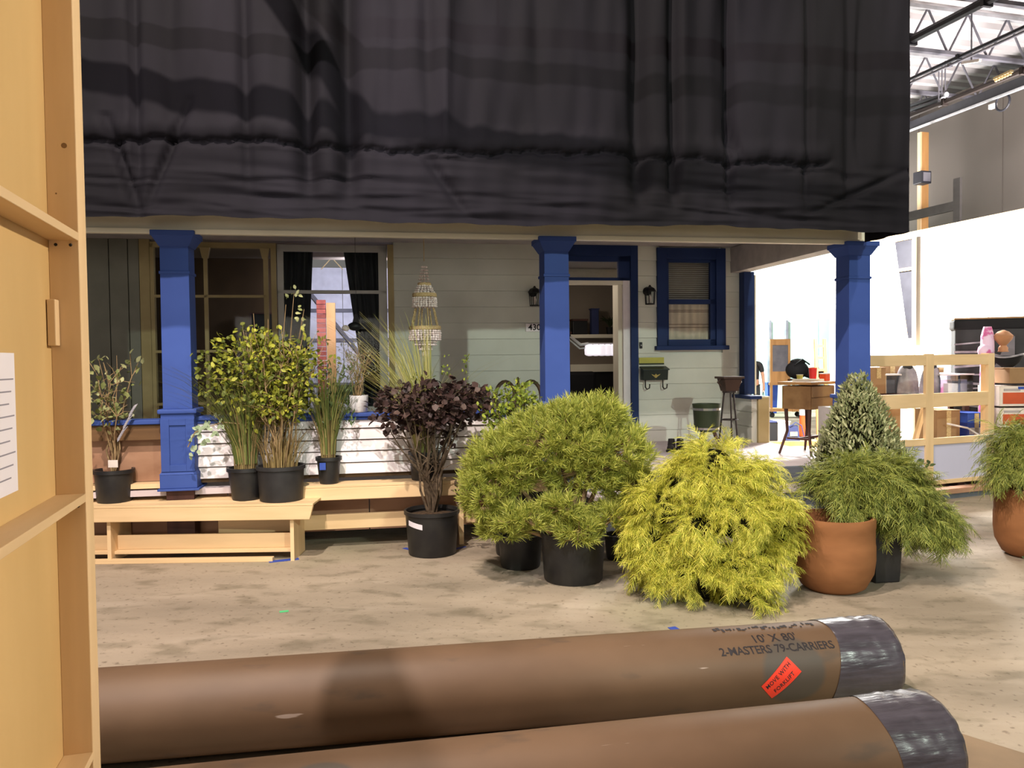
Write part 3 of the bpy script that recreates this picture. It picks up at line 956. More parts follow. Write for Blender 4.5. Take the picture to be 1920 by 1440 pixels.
# glowing ribbed shade light on an arm inside the doorway
c = at(1133, 656, 10.6)
v = thing('glass_lamp', 'glowing row of ribbed white glass shades on a slanted arm inside the doorway', 'lamp', c, TH)
for k in range(6):
    x0 = -0.24 + 0.083 * k
    sh = MB().lathe([(0.030, 0.075), (0.066, 0.055), (0.075, 0.0), (0.070, -0.06), (0.045, -0.075), (0.02, -0.08)], 12, (x0 + 0.04, 0, 0)).build('shade', M['lamp_glass'], v, smooth=True)
MB().tube([(-0.24, 0, 0.085), (0.27, 0, 0.085)], 0.010, 6).build('bar', M['light_steel'], v)
MB().tube([(-0.22, 0, 0.085), (-0.33, 0.0, 0.07), (-0.58, 0.0, 0.27)], [0.02, 0.022, 0.016], 6).build('arm', M['light_steel'], v)
MB().tube([(-0.24, 0, 0.03), (-0.34, 0.0, 0.02), (-0.54, 0.0, 0.19)], 0.012, 6).build('stay', M['light_steel'], v)
MB().tube([(-0.48, 0, 0.18), (-0.62, 0.0, 0.29)], 0.030, 8).build('handle', M['black'], v)
MB().tube([(-0.60, 0, 0.275), (-0.60, 0, 1.35)], 0.012, 6).build('drop_rod', M['black'], v)

# ---- blue window with blinds (window_3)
w3 = hstruct('window_3', MB().box(5.16, 5.285, WD - 0.05, WD + 0.04, 1.75, 3.01).box(5.95, 6.08, WD - 0.05, WD + 0.04, 1.75, 3.01).box(5.285, 5.95, WD - 0.05, WD + 0.04, 2.87, 3.01), M['blue_trim'], bevel=0.003)
MB().box(5.13, 6.11, WD - 0.09, WD + 0.04, 1.715, 1.77).build('sill', M['blue_trim'], w3, bevel=0.006)
for (x0, x1, z0, z1, nm) in ((5.285, 5.32, 1.77, 2.87, 'sash_stile'), (5.88, 5.95, 1.77, 2.87, 'sash_stile'), (5.285, 5.95, 1.77, 1.85, 'bottom_rail'), (5.285, 5.95, 2.30, 2.36, 'meeting_rail'), (5.285, 5.95, 2.83, 2.87, 'top_rail')):
    MB().box(x0, x1, WD - 0.02, WD + 0.03, z0, z1).build(nm, M['blue_trim'], w3)
MB().box(5.32, 5.88, WD + 0.0, WD + 0.004, 2.36, 2.83).build('pane', M['glass'], w3)
MB().box(5.32, 5.88, WD + 0.0, WD + 0.004, 1.85, 2.30).build('pane', M['glass'], w3)
bl = hthing('window_blind', 'lowered slatted blind behind the top pane of the blue window', 'blind', 5.60, WD + 0.06, 2.34)
for k in range(19):
    MB().hexa([(-0.30, 0, k * 0.027), (0.30, 0, k * 0.027), (0.30, 0.018, k * 0.027 + 0.012), (-0.30, 0.018, k * 0.027 + 0.012), (-0.30, 0, k * 0.027 + 0.003), (0.30, 0, k * 0.027 + 0.003), (0.30, 0.018, k * 0.027 + 0.015), (-0.30, 0.018, k * 0.027 + 0.015)]).build('slat', M['blind'], bl)
MB().box(-0.31, 0.31, -0.005, 0.03, 0.515, 0.55).build('head_rail', M['blind'], bl)
MB().box(-0.31, 0.31, 0.05, 0.055, -0.02, 0.55).build('backing', M['room'], bl)
cf = hthing('cafe_curtain', 'cream curtain with brown stripes behind the lower pane of the blue window', 'curtain', 5.60, WD + 0.05, 1.80)
mb = MB()
n = 30
for (zz) in (0.0, 0.53):
    for i in range(n + 1):
        mb.v.append((-0.30 + 0.6 * i / n, 0.012 * math.sin(i * 1.3), zz))
for i in range(n):
    mb.f.append((i, i + 1, n + 2 + i, n + 1 + i))
mb.build('cloth', M['cream_cloth'], cf, smooth=True)
for zz in (0.20, 0.24, 0.40, 0.42):
    mb = MB()
    for dz in (0.0, 0.010):
        for i in range(n + 1):
            mb.v.append((-0.30 + 0.6 * i / n, 0.012 * math.sin(i * 1.3) - 0.002, zz + dz))
    for i in range(n):
        mb.f.append((i, i + 1, n + 2 + i, n + 1 + i))
    mb.build('stripe', M['stripe'], cf, smooth=True)
MB().tube([(-0.31, 0.0, 0.535), (0.31, 0.0, 0.535)], 0.008, 6).build('rod', M['black'], cf)


# ---- wall lanterns
def lantern(u, z, lab):
    t = hthing('wall_lantern', lab, 'lantern', u, WD - 0.02, z, 'lanterns by the front door')
    MB().lathe([(0.055, 0), (0.055, 0.015)], 14).build('backplate', M['black'], t).rotation_euler = (math.pi / 2, 0, 0)
    MB().tube([(0, -0.01, 0.0), (0, -0.07, 0.035), (0, -0.11, 0.02)], 0.013, 6).build('bracket_arm', M['black'], t)
    MB().lathe([(0.085, -0.01), (0.06, 0.03), (0.02, 0.05), (0.008, 0.07)], 6, (0, -0.11, 0)).build('cap', M['black'], t)
    MB().lathe([(0.055, -0.16), (0.065, -0.01)], 6, (0, -0.11, 0), cap0=False, cap1=False).build('glass', M['glass'], t)
    for k in range(6):
        a = math.pi * k / 3
        MB().bar((0.067 * math.cos(a), -0.11 + 0.067 * math.sin(a), -0.01), (0.057 * math.cos(a), -0.11 + 0.057 * math.sin(a), -0.165), 0.008, 0.008).build('cage_bar', M['black'], t)
    MB().lathe([(0.062, -0.175), (0.062, -0.16)], 6, (0, -0.11, 0)).build('base', M['black'], t)
    MB().lathe([(0.012, -0.15), (0.022, -0.1), (0.012, -0.06)], 8, (0, -0.11, 0)).build('bulb', M['white_print'], t)


lantern(5.03, 2.46, 'black caged wall lantern between the door casing and blue window')
lantern(3.56, 2.44, 'black caged wall lantern above the house number')


# ---- text helper
def text_mesh(body, size, shear=0.0, space=1.0):
    cu = bpy.data.curves.new('lettering', 'FONT')
    cu.body = body
    cu.size = size
    cu.shear = shear
    cu.space_character = space
    cu.offset = size * 0.014
    cu.align_x = 'CENTER'
    cu.align_y = 'CENTER'
    cu.resolution_u = 3
    o = bpy.data.objects.new('lettering', cu)
    COL.objects.link(o)
    dg = bpy.context.evaluated_depsgraph_get()
    m = bpy.data.meshes.new_from_object(o.evaluated_get(dg))
    bpy.data.objects.remove(o)
    return m


hn = hthing('house_number', 'small white plate reading 430 below the lantern', 'sign', 3.575, WD - 0.018, 2.01)
MB().box(-0.11, 0.11, -0.012, 0.0, -0.05, 0.05).build('plate', M['white_board'], hn, bevel=0.004)
m = text_mesh('430', 0.105)
m.materials.clear()
m.materials.append(M['ink'])
o = spawn('numerals', m, hn, Matrix.Translation((0, -0.014, 0)) @ Matrix.Rotation(math.pi / 2, 4, 'X'))

mbx = hthing('mailbox', 'dark green metal mailbox with a brass emblem on the siding', 'mailbox', 5.10, WD - 0.02, 1.34)
MB().hexa([(-0.165, -0.10, 0), (0.165, -0.10, 0), (0.165, 0, 0), (-0.165, 0, 0), (-0.165, -0.12, 0.13), (0.165, -0.12, 0.13), (0.165, 0, 0.16), (-0.165, 0, 0.16)]).build('box', M['green_enamel'], mbx, bevel=0.006)
MB().hexa([(-0.175, -0.135, 0.125), (0.175, -0.135, 0.125), (0.175, 0, 0.16), (-0.175, 0, 0.16), (-0.175, -0.135, 0.137), (0.175, -0.135, 0.137), (0.175, 0, 0.175), (-0.175, 0, 0.175)]).build('lid', M['green_enamel'], mbx)
mb = MB()
for s in (-1, 1):
    mb.poly([(0, -0.113, 0.035), (s * 0.018, -0.116, 0.062), (s * 0.06, -0.118, 0.078), (s * 0.05, -0.117, 0.066), (s * 0.025, -0.114, 0.045)])
mb.poly([(-0.014, -0.113, 0.03), (0.014, -0.113, 0.03), (0.016, -0.117, 0.065), (0.0, -0.119, 0.082), (-0.016, -0.117, 0.065)])
mb.build('emblem', M['gold'], mbx)
for s in (-0.115, 0.115):
    MB().tube([(s, -0.05, 0.0), (s, -0.05, -0.09), (s + 0.015, -0.07, -0.115), (s + 0.04, -0.085, -0.10), (s + 0.045, -0.085, -0.05)], 0.008, 6).build('paper_hook', M['iron'], mbx)
ys = hthing('yellow_strip', 'mustard yellow strip of tape above the mailbox', 'tape', 5.085, WD - 0.02, 1.535)
MB().box(-0.165, 0.165, -0.006, 0, 0.0, 0.09).build('strip', M['yellow'], ys)
MB().box(-0.165, 0.165, -0.009, -0.006, 0.0, 0.018).build('folded_edge', M['olive'], ys)
db = hthing('doorbell', 'tiny dark doorbell button beside the blue door casing', 'doorbell', 4.945, WD - 0.02, 1.78)
MB().box(-0.018, 0.018, -0.012, 0, -0.04, 0.04).build('plate', M['black'], db, bevel=0.003)
MB().lathe([(0.010, 0), (0.008, 0.008)], 10, (0, 0, 0.012)).build('button', M['light_steel'], db).rotation_euler = (math.pi / 2, 0, 0)

# ---- planter, stand, shoes on the porch
c = at(1325, 832, 8.75)
bk = thing('bucket_planter', 'dark green wooden bucket with two metal hoops on splayed legs', 'planter', (c.x, c.y, PZ), TH)
MB().lathe([(0.125, 0.24), (0.135, 0.26), (0.150, 0.50), (0.156, 0.545), (0.14, 0.545), (0.13, 0.42)], 20, cap1=True).build('bucket', M['olive'], bk, smooth=True)
MB().lathe([(0.137, 0.262), (0.141, 0.262), (0.142, 0.285), (0.138, 0.285)], 20, cap0=False, cap1=False).build('hoop', M['chrome'], bk)
MB().lathe([(0.150, 0.475), (0.156, 0.475), (0.157, 0.50), (0.153, 0.50)], 20, cap0=False, cap1=False).build('hoop', M['chrome'], bk)
for k in range(3):
    a = 2 * math.pi * k / 3 - 0.5
    MB().tube([(0.07 * math.cos(a), 0.07 * math.sin(a), 0.26), (0.17 * math.cos(a), 0.17 * math.sin(a), 0.0)], [0.022, 0.016], 6).build('leg', M['dark_wood'], bk)
c = at(1368, 824, 8.95)
ps = thing('plant_stand', 'tall spindly iron plant stand holding a brown pot by the corner', 'plant stand', (c.x, c.y, PZ), TH)
for k in range(3):
    a = 2 * math.pi * k / 3 + 0.3
    MB().tube([(0.06 * math.cos(a), 0.06 * math.sin(a), 0.66), (0.09 * math.cos(a), 0.09 * math.sin(a), 0.4), (0.13 * math.cos(a), 0.13 * math.sin(a), 0.0)], 0.011, 6).build('leg', M['iron'], ps)
MB().lathe([(0.075, 0.655), (0.078, 0.655), (0.078, 0.675), (0.02, 0.675)], 16).build('ring', M['iron'], ps)
MB().tube([(0.09 * math.cos(a), 0.09 * math.sin(a), 0.35) for a in np.linspace(0, 2 * math.pi, 16)], 0.007, 5).build('brace_ring', M['iron'], ps)
bp = thing('brown_pot', 'small square brown pot with lip handles on top of the iron stand', 'pot', (c.x, c.y, PZ + 0.675), TH)
MB().taper(-0.075, 0.075, -0.075, 0.075, 0.0, 0.14, 0.03, 0.03).build('body', M['brown_pot'], bp, bevel=0.006)
MB().box(-0.125, 0.125, -0.125, 0.125, 0.14, 0.165).build('lip', M['brown_pot'], bp, bevel=0.004)
for s in (-1, 1):
    MB().tube([(s * 0.105, 0, 0.14), (s * 0.14, 0, 0.10), (s * 0.10, 0, 0.06)], 0.012, 6).build('handle', M['brown_pot'], bp)
for k, (px, lab) in enumerate(((1258, 'dark worn shoe under the mailbox, the one nearer the door'), (1281, 'dark worn shoe beside the bucket legs'))):
    c = at(px, 826, 8.95)
    sh = thing('shoe', lab, 'shoe', (c.x, c.y, PZ), TH + 2.7 + 0.5 * k, 'shoes on the porch')
    MB().hexa([(-0.04, -0.13, 0), (0.04, -0.13, 0), (0.045, 0.13, 0), (-0.045, 0.13, 0), (-0.045, -0.14, 0.022), (0.045, -0.14, 0.022), (0.05, 0.14, 0.022), (-0.05, 0.14, 0.022)]).build('sole', M['black'], sh, bevel=0.006)
    MB().lathe([(0.04, 0.02), (0.044, 0.06), (0.036, 0.13), (0.03, 0.13), (0.03, 0.08)], 12, (0, -0.08, 0)).build('collar', M['concrete_pad'], sh, smooth=True)
    MB().ball((0, 0.04, 0.035), 0.043, 0.095, 0.042, 12, 8).build('upper', M['concrete_pad'], sh, smooth=True)

# twig chair and grey chair on the porch
c = at(980, 800, 8.7)
tc_ = thing('twig_chair', 'dark bent-twig chair with looped back behind the bright green shrub', 'chair', (c.x, c.y, PZ), TH)
MB().lathe([(0.22, 0.40), (0.24, 0.43), (0.22, 0.45)], 18).build('seat', M['wicker'], tc_)
for s in (-1, 1):
    for y in (-0.16, 0.16):
        MB().tube([(s * 0.18, y, 0.41), (s * 0.21, y * 1.2, 0.0)], 0.02, 6).build('leg', M['wicker'], tc_)
    pts = [(s * 0.03, 0.2, 0.45), (s * 0.05, 0.23, 0.62), (s * 0.03, 0.25, 0.76)]
    MB().tube(pts, 0.026, 6).build('back_post', M['wicker'], tc_)
    pts = []
    for a in np.linspace(-0.2, math.pi + 0.4, 14):
        pts.append((s * (0.15 - 0.115 * math.cos(a)), 0.24, 0.62 + 0.19 * math.sin(a)))
    pts.append((s * 0.23, 0.22, 0.45))
    MB().tube(pts, 0.022, 6).build('back_loop', M['wicker'], tc_)
MB().tube([(0.0, 0.25, 0.70), (0.0, 0.25, 0.86)], [0.03, 0.008], 6).build('finial', M['wicker'], tc_)
c = at(893, 790, 8.9)
gc = thing('grey_chair', 'grey backed porch chair behind the dark purple shrub', 'chair', (c.x, c.y, PZ), TH)
MB().box(-0.2, 0.2, -0.2, 0.2, 0.38, 0.42).build('seat', M['steel'], gc, bevel=0.01)
MB().box(-0.19, 0.19, 0.17, 0.21, 0.48, 0.74).build('backrest', M['concrete'], gc, bevel=0.03)
for s in (-0.17, 0.17):
    MB().bar((s, 0.19, 0), (s, 0.19, 0.7), 0.03, 0.03).build('rear_leg', M['steel'], gc)
    MB().bar((s, -0.17, 0), (s, -0.17, 0.38), 0.03, 0.03).build('front_leg', M['steel'], gc)

# ---- hanging shell chandelier
c = at(795, 490, 7.75)
ch = thing('shell_chandelier', 'tiered shell chandelier hanging from the porch ceiling', 'chandelier', c, TH)
MB().tube([(0, 0, 0), (0, 0, 3.03 - c.z)], 0.004, 5).build('cord', M['rope'], ch)
S = 7.75 / 1480


def cy(py):
    return -(py - 490) * S


def strands(name, r0, z0, r1, z1, n, per, size, ph=0.0):
    mb = MB()
    for k in range(n):
        a = 2 * math.pi * k / n + ph
        for j in range(per):
            q = (j + 0.5) / per
            r = r0 + (r1 - r0) * q
            zz = z0 + (z1 - z0) * q
            mb.ball((r * math.cos(a) + random.uniform(-.004, .004), r * math.sin(a) + random.uniform(-.004, .004), zz), size, size * 0.7, size * 0.8, 6, 4)
    return mb.build(name, M['shell'], ch, kind='stuff')


def ring(r, z, h=0.02, t=0.012):
    MB().lathe([(r - t, z - h / 2), (r + t, z - h / 2), (r + t * 1.3, z), (r + t, z + h / 2), (r - t, z + h / 2)], 24, cap0=False, cap1=False).build('ring', M['rope'], ch, smooth=True)


strands('top_strands', 0.02, cy(498), 0.05, cy(532), 8, 6, 0.012)
ring(0.052, cy(533), 0.03)
strands('shell_skirt', 0.055, cy(534), 0.095, cy(550), 16, 4, 0.013)
ring(0.105, cy(553), 0.035)
strands('shell_skirt', 0.108, cy(557), 0.112, cy(576), 26, 5, 0.014)
for k in range(8):
    a = 2 * math.pi * k / 8 + 0.2
    mb = MB()
    for j in range(13):
        q = (j + 0.5) / 13
        r = 0.095 + 0.04 * q
        mb.ball((r * math.cos(a), r * math.sin(a), cy(577) + (cy(612) - cy(577)) * q), 0.009, 0.009, 0.009, 6, 4)
    mb.build('bead_strand', M['rope'], ch)
ring(0.142, cy(614), 0.035)
strands('shell_skirt', 0.145, cy(618), 0.148, cy(638), 30, 5, 0.014)
strands('shell_skirt', 0.105, cy(624), 0.100, cy(648), 22, 5, 0.014, 0.1)
strands('shell_skirt', 0.06, cy(640), 0.055, cy(656), 14, 4, 0.014)
strands('shell_skirt', 0.025, cy(652), 0.02, cy(667), 7, 4, 0.014)

# ---- backstage seen through the tall window
c = at(650, 700, 13.4)
wpn = thing('white_backing_flat', 'white backing flat seen through the tall sash window', 'scenery flat', (c.x, c.y, 0), TH)
for k, (x0, x1) in enumerate(((-1.0, -0.05), (-0.04, 0.95))):
    MB().box(x0, x1, 0.0, 0.02, 0.0, 3.2).build('panel', M['white_panel'], wpn)
for zz in (1.2, 1.95, 2.45):
    MB().box(-1.0, 0.95, -0.03, 0.0, zz, zz + 0.06).build('batten', M['steel'], wpn)
MB().bar((-0.75, -0.04, 3.0), (0.65, -0.04, 1.2), 0.05, 0.06).build('diagonal_brace', M['steel'], wpn)
MB().box(-0.24, 0.42, -0.05, -0.03, 0.98, 1.22).build('vent_opening', M['olive'], wpn)
c = at(613, 640, 11.9)
wp = thing('timber_column', 'raw timber column behind the window, edged with a strip of red brick', 'column', (c.x, c.y, 0), TH)
MB().box(-0.0, 0.13, -0.05, 0.08, 0, 2.50).build('timber', M['oak_z'], wp)
z = 0.1
while z < 2.5:
    MB().box(-0.14, -0.01, -0.06, 0.04, z, z + 0.062).build('brick', M['brick'], wp)
    z += 0.07
c = at(618, 474, 12.6)
tl = thing('strip_light', 'lit tube light at the top of the view through the tall window', 'light', c, TH)
MB().tube([(-0.30, 0, 0), (0.28, 0, 0)], 0.035, 10).build('tube', M['tube_light'], tl)
MB().box(-0.32, 0.30, -0.03, 0.03, 0.035, 0.06).build('fitting', M['white_print'], tl)
for s in (-0.25, 0.25):
    MB().bar((s, 0, 0.06), (s, 0, 8.3 - c.z), 0.01, 0.01).build('hanger', M['steel'], tl)
c = at(622, 483, 12.8)
vw = thing('hanging_wire', 'pale rope bridle in an inverted vee behind the tall window', 'rope', c, TH)
for s in (-1, 1):
    MB().tube([(0, 0, 0.0), (s * 0.17, 0, -0.19)], 0.008, 5).build('leg_rope', M['rope'], vw)
MB().tube([(0, 0, 0.0), (0, 0, 0.6)], 0.006, 5).build('top_rope', M['rope'], vw)
c = at(660, 612, 9.0)
bo = thing('bird_ornament', 'small black and white winged ornament hanging at the tall window', 'ornament', c, TH)
MB().ball((0.03, 0, 0.0), 0.08, 0.04, 0.05, 10, 6).build('body', M['black'], bo, smooth=True)
MB().ball((-0.07, -0.01, -0.02), 0.045, 0.03, 0.035, 8, 6).build('head', M['shell'], bo, smooth=True)
MB().hexa([(0.0, 0, 0.02), (0.09, 0, 0.02), (0.09, 0.02, 0.03), (0.0, 0.02, 0.03), (0.03, 0, 0.14), (0.06, 0, 0.14), (0.06, 0.01, 0.14), (0.03, 0.01, 0.14)]).build('wing', M['black'], bo)
MB().hexa([(0.08, 0, -0.02), (0.22, 0, -0.05), (0.22, 0.02, -0.05), (0.08, 0.02, -0.02), (0.08, 0, 0.03), (0.22, 0, 0.05), (0.22, 0.02, 0.05), (0.08, 0.02, 0.03)]).build('tail', M['black'], bo)
MB().tube([(0.05, 0, 0.1), (0.05, 0, 3.05 - c.z)], 0.003, 4).build('thread', M['black'], bo)


# ================================================================== BLACK DRAPE
def drape():
    nu, nz = 330, 170
    u0, u1 = -2.6, 6.27
    t = thing('black_drape', 'huge black cloth drape hanging across the upper front of the house set', 'drape', HO, TH)
    rr = np.random.default_rng(3)
    U = np.linspace(u0, u1, nu)[None, :]
    s_ = np.linspace(0, 1, nz)[:, None]
    hem = 2.708 + 0.012 * np.sin(U * 1.7 + 0.5) + 0.006 * np.sin(U * 6.1) + 0.004 * np.sin(U * 17)
    Z = hem + (6.6 - hem) * s_ ** 1.5
    h = Z - 2.71
    Y = np.zeros_like(Z)
    up = np.clip((h - 0.50) / 0.30, 0, 1)
    for k in range(64):                       # hanging folds of the upper cloth
        c_, w, a = rr.uniform(u0, u1), rr.uniform(0.03, 0.13), rr.uniform(-0.035, 0.05)
        top = rr.uniform(0.5, 3.5)
        lean = rr.uniform(-0.05, 0.05)
        Y += a * np.exp(-((U - c_ - lean * h) / w) ** 2) * up * np.clip((top - h) / 0.5 + 1, 0, 1)
    for (c_, w, a) in ((-0.08, 0.03, 0.07), (0.70, 0.04, 0.05), (1.14, 0.07, 0.17), (1.45, 0.08, 0.16), (3.80, 0.08, 0.15), (4.10, 0.05, 0.13), (4.60, 0.04, 0.10), (5.3, 0.03, 0.06), (5.7, 0.05, 0.06)):
        Y += a * np.exp(-((U - c_) / w) ** 2) * np.clip((h - 0.1) / 0.3, 0, 1)
    for k in range(260):                      # slack horizontal wrinkles of the gathered hem
        c_, z_ = rr.uniform(u0, u1), 2.73 + 0.53 * rr.random() ** 1.3
        sx, sz, a = rr.uniform(0.12, 0.6), rr.uniform(0.012, 0.045), rr.uniform(-0.020, 0.024)
        tilt = rr.uniform(-0.10, 0.06)
        Y += a * np.exp(-((U - c_) / sx) ** 2 - ((Z - z_ - tilt * (U - c_)) / sz) ** 2)
    tz = 3.275 + 0.018 * np.sin(U * 2.3) + 0.012 * np.sin(U * 9 + 1) + 0.008 * np.sin(U * 31) + 0.006 * np.sin(U * 73 + 2 * np.sin(U * 5))
    amp = np.clip((5.55 - U) / 0.12, 0, 1)
    Y += amp * 0.060 * np.exp(-((Z - tz) / 0.020) ** 2)
    Y -= amp * 0.030 * np.exp(-((Z - tz - 0.10) / 0.07) ** 2)
    for (ua, za, ub, zb, w, a) in ((-0.28, 3.40, -0.09, 2.77, 0.035, 0.10), (0.27, 3.54, 0.0, 2.85, 0.03, 0.08), (2.02, 3.26, 2.35, 2.79, 0.05, 0.06), (4.6, 3.62, 4.7, 3.27, 0.03, 0.08), (6.2, 3.22, 5.4, 2.87, 0.07, 0.05)):
        q = np.clip((Z - zb) / (za - zb), -0.2, 1.2)
        Y += a * np.exp(-((U - ub - (ua - ub) * q) / w) ** 2) * (q > -0.1) * (q < 1.1) * np.clip(1.2 - abs(q - 0.5) * 1.6, 0, 1)
    Y += 0.006 * np.sin(U * 13 + Z * 3) * up + 0.004 * np.sin(U * 29 - Z * 5)
    V = np.stack([np.broadcast_to(U, Z.shape), -0.80 + Y, Z], -1).reshape(-1, 3)
    mb = MB()
    mb.v = [tuple(p_) for p_ in V]
    for j in range(nz - 1):
        for i in range(nu - 1):
            a = j * nu + i
            mb.f.append((a, a + 1, a + nu + 1, a + nu))
    o_ = mb.build('cloth', M['drape'], t)
    o_.data.shade_smooth()
    mb = MB()
    n = 40
    for j in range(30):
        zz = 2.70 + (6.6 - 2.70) * j / 29
        for i in range(n):
            q = i / (n - 1)
            mb.v.append((6.27 + 0.02 * math.sin(q * 12), -0.80 + 0.62 * q, zz))
    for j in range(29):
        for i in range(n - 1):
            a = j * n + i
            mb.f.append((a, a + 1, a + n + 1, a + n))
    mb.build('side_return', M['drape'], t, smooth=True)
    mb = MB().tube([(u0, -0.78, 6.62), (6.3, -0.78, 6.62)], 0.03, 8)
    mb.build('hanging_pipe', M['dark_steel'], t)
    for u in (-2.0, 0.5, 3.0, 5.5):
        MB().tube([(u, -0.78, 6.62), (u, -0.78, 8.3)], 0.006, 5).build('hanging_wire', M['dark_steel'], t)
    # unseen pipe and brace, added above the frame to cast shadow on the drape
    t = thing('shade_batten', 'unseen dark pipe added to shade the black drape', 'batten', (0, 5.3, 4.26), 0.03)
    MB().tube([(-5.5, 0, 0), (5.0, 0, 0.08)], 0.07, 8).build('batten_pipe', M['dark_steel'], t)
    MB().tube([(-1.25, 0.1, 0.0), (-1.58, 0.1, 0.43), (-4.35, 0.1, 4.04)], 0.08, 8).build('brace', M['dark_steel'], t)
    for x in (-4.5, 0.5, 4.5):
        MB().tube([(x, 0, 0), (x, 0, 4.04)], 0.008, 5).build('hanging_wire', M['dark_steel'], t)


drape()

# ================================================================== LEFT SCENERY FLAT
FA = Vector((-0.5824 * 1.9, 1.9, 0))
ff = thing('plywood_flat', 'plywood scenery flat with pine framing close at the picture edge', 'scenery flat', FA, SA)
# local axes: x = out from the plywood, y = along the flat towards the house
FWID = 0.066
MB().box(-0.013, 0.0, -2.6, 0.075, 0.02, 2.60).build('plywood_sheet', M['ply'], ff)
MB().box(0.0, FWID, 0.0, 0.075, 0.02, 2.60).build('stile', M['pine_z'], ff, bevel=0.002)
MB().box(0.0, FWID, -2.6, -2.56, 0.02, 2.60).build('stile', M['pine_z'], ff)
for zc in (0.04, 0.655, 1.295, 1.928, 2.585):
    MB().box(0.0, FWID, -2.56, 0.0, zc - 0.01, zc + 0.010).build('rail', M['pine_y'], ff, bevel=0.0015)
for zc in (0.655, 1.295, 1.928):
    for x in (0.016, 0.048):
        MB().ball((x, -0.001, zc - 0.02), 0.004, 0.003, 0.004, 6, 4).build('screw', M['black'], ff)
MB().box(0.002, 0.020, -0.036, -0.002, 1.665, 1.775).build('cleat', M['pine_z'], ff, bevel=0.002)
for (x, zc, r) in ((0.04, 2.145, 0.0065), (0.02, 2.03, 0.002)):
    MB().lathe([(r, 0), (r, 0.0006)], 12).build('knot', M['oak'], ff, loc=(x, -0.0003, zc)).rotation_euler = (math.pi / 2, 0, 0)
pg = thing('paper_page', 'white printed page pinned to the plywood flat', 'paper', FA + SX * 0.001 + SY * -0.36 + Vector((0, 0, 1.36)), SA)
MB().box(0.0, 0.001, -0.14, 0.085, 0.0, 0.285).build('sheet', M['paper'], pg)
for k in range(9):
    MB().box(0.001, 0.0013, -0.13, 0.045 + 0.015 * (k % 3), 0.03 + k * 0.025, 0.033 + k * 0.025).build('text_line', M['grey_ink'], pg)

# ================================================================== PAPER TUBES ON THE FLOOR
TR = 0.185
A1, B1 = Vector((-1.75, 3.18, TR)), Vector((1.755, 3.72, TR))
A2, B2 = Vector((-1.9, 2.215, TR)), Vector((1.545, 2.875, TR))


def paper_tube(a, b, lab, wraplen, marks, wseed):
    d = b - a
    L_ = d.length
    rz = math.atan2(d.y, d.x)
    t = thing('paper_tube', lab, 'tube', (b.x, b.y, b.z), rz, 'long paper tubes on the floor')
    km = kraft('kraft_paper_%d' % wseed, (0.128, 0.076, 0.043), (0.096, 0.056, 0.031), marks)
    n = 64
    mb = MB()
    for x in np.linspace(-L_, -0.02, 30):
        for k in range(n):
            a_ = 2 * math.pi * k / n
            mb.v.append((x, TR * math.cos(a_), TR * math.sin(a_)))
    for i in range(29):
        for k in range(n):
            mb.f.append((i * n + k, (i + 1) * n + k, (i + 1) * n + (k + 1) % n, i * n + (k + 1) % n))
    mb.f.append(tuple(range(n)))
    mb.build('tube_body', km, t, smooth=True)
    # glossy plastic wrap with crinkles, folded over the end
    rr = np.random.default_rng(wseed)
    mb = MB()
    xs = list(np.linspace(-wraplen, -0.03, 16)) + [-0.008, 0.0, 0.004]
    ph = rr.uniform(0, 6, 4)
    for i, x in enumerate(xs):
        for k in range(n):
            a_ = 2 * math.pi * k / n
            cr = 0.0035 * math.sin(a_ * 7 + x * 30 + ph[0]) + 0.003 * math.sin(a_ * 13 - x * 47 + ph[1]) + 0.002 * math.sin(x * 90 + a_ * 3)
            r = TR + 0.003 + abs(cr) * min(1, (x + wraplen) * 12)
            if i == 16:
                r -= 0.012
            elif i == 17:
                r -= 0.045
            elif i == 18:
                r = 0.02
            xx = x + (0.02 * math.sin(a_ * 2 + ph[2]) if i == 0 else 0)
            mb.v.append((xx, r * math.cos(a_), r * math.sin(a_)))
    for i in range(len(xs) - 1):
        for k in range(n):
            mb.f.append((i * n + k, (i + 1) * n + k, (i + 1) * n + (k + 1) % n, i * n + (k + 1) % n))
    mb.build('plastic_wrap', M['tape_wrap'], t, smooth=True)
    return t, L_


t1, L1 = paper_tube(A1, B1, 'long brown paper tube with handwriting, red label and grey plastic wrapped end', 0.33, [(-0.55, -0.15, 0.03, 0.16, 0.15)], 11)
t2, L2 = paper_tube(A2, B2, 'nearest long brown paper tube at the bottom edge with plastic wrapped end', 0.28, [(-2.2, -0.1, 0.15, 0.12, 0.08)], 12)


def on_tube(name, me, mat, x, phi, parent, off=0.0012, rot=0.0):
    """wrap a flat mesh (x right, y up) onto the tube; phi = angle above the camera-side horizontal"""
    c_, s_ = math.cos(rot), math.sin(rot)
    for v_ in me.vertices:
        p_ = v_.co
        X, Y_ = p_.x * c_ - p_.y * s_, p_.x * s_ + p_.y * c_
        a_ = phi + Y_ / TR
        r = TR + off + p_.z
        v_.co = (x + X, -r * math.cos(a_), r * math.sin(a_))
    me.materials.clear()
    me.materials.append(mat)
    o = bpy.data.objects.new(name, me)
    COL.objects.link(o)
    o.parent = parent
    return o


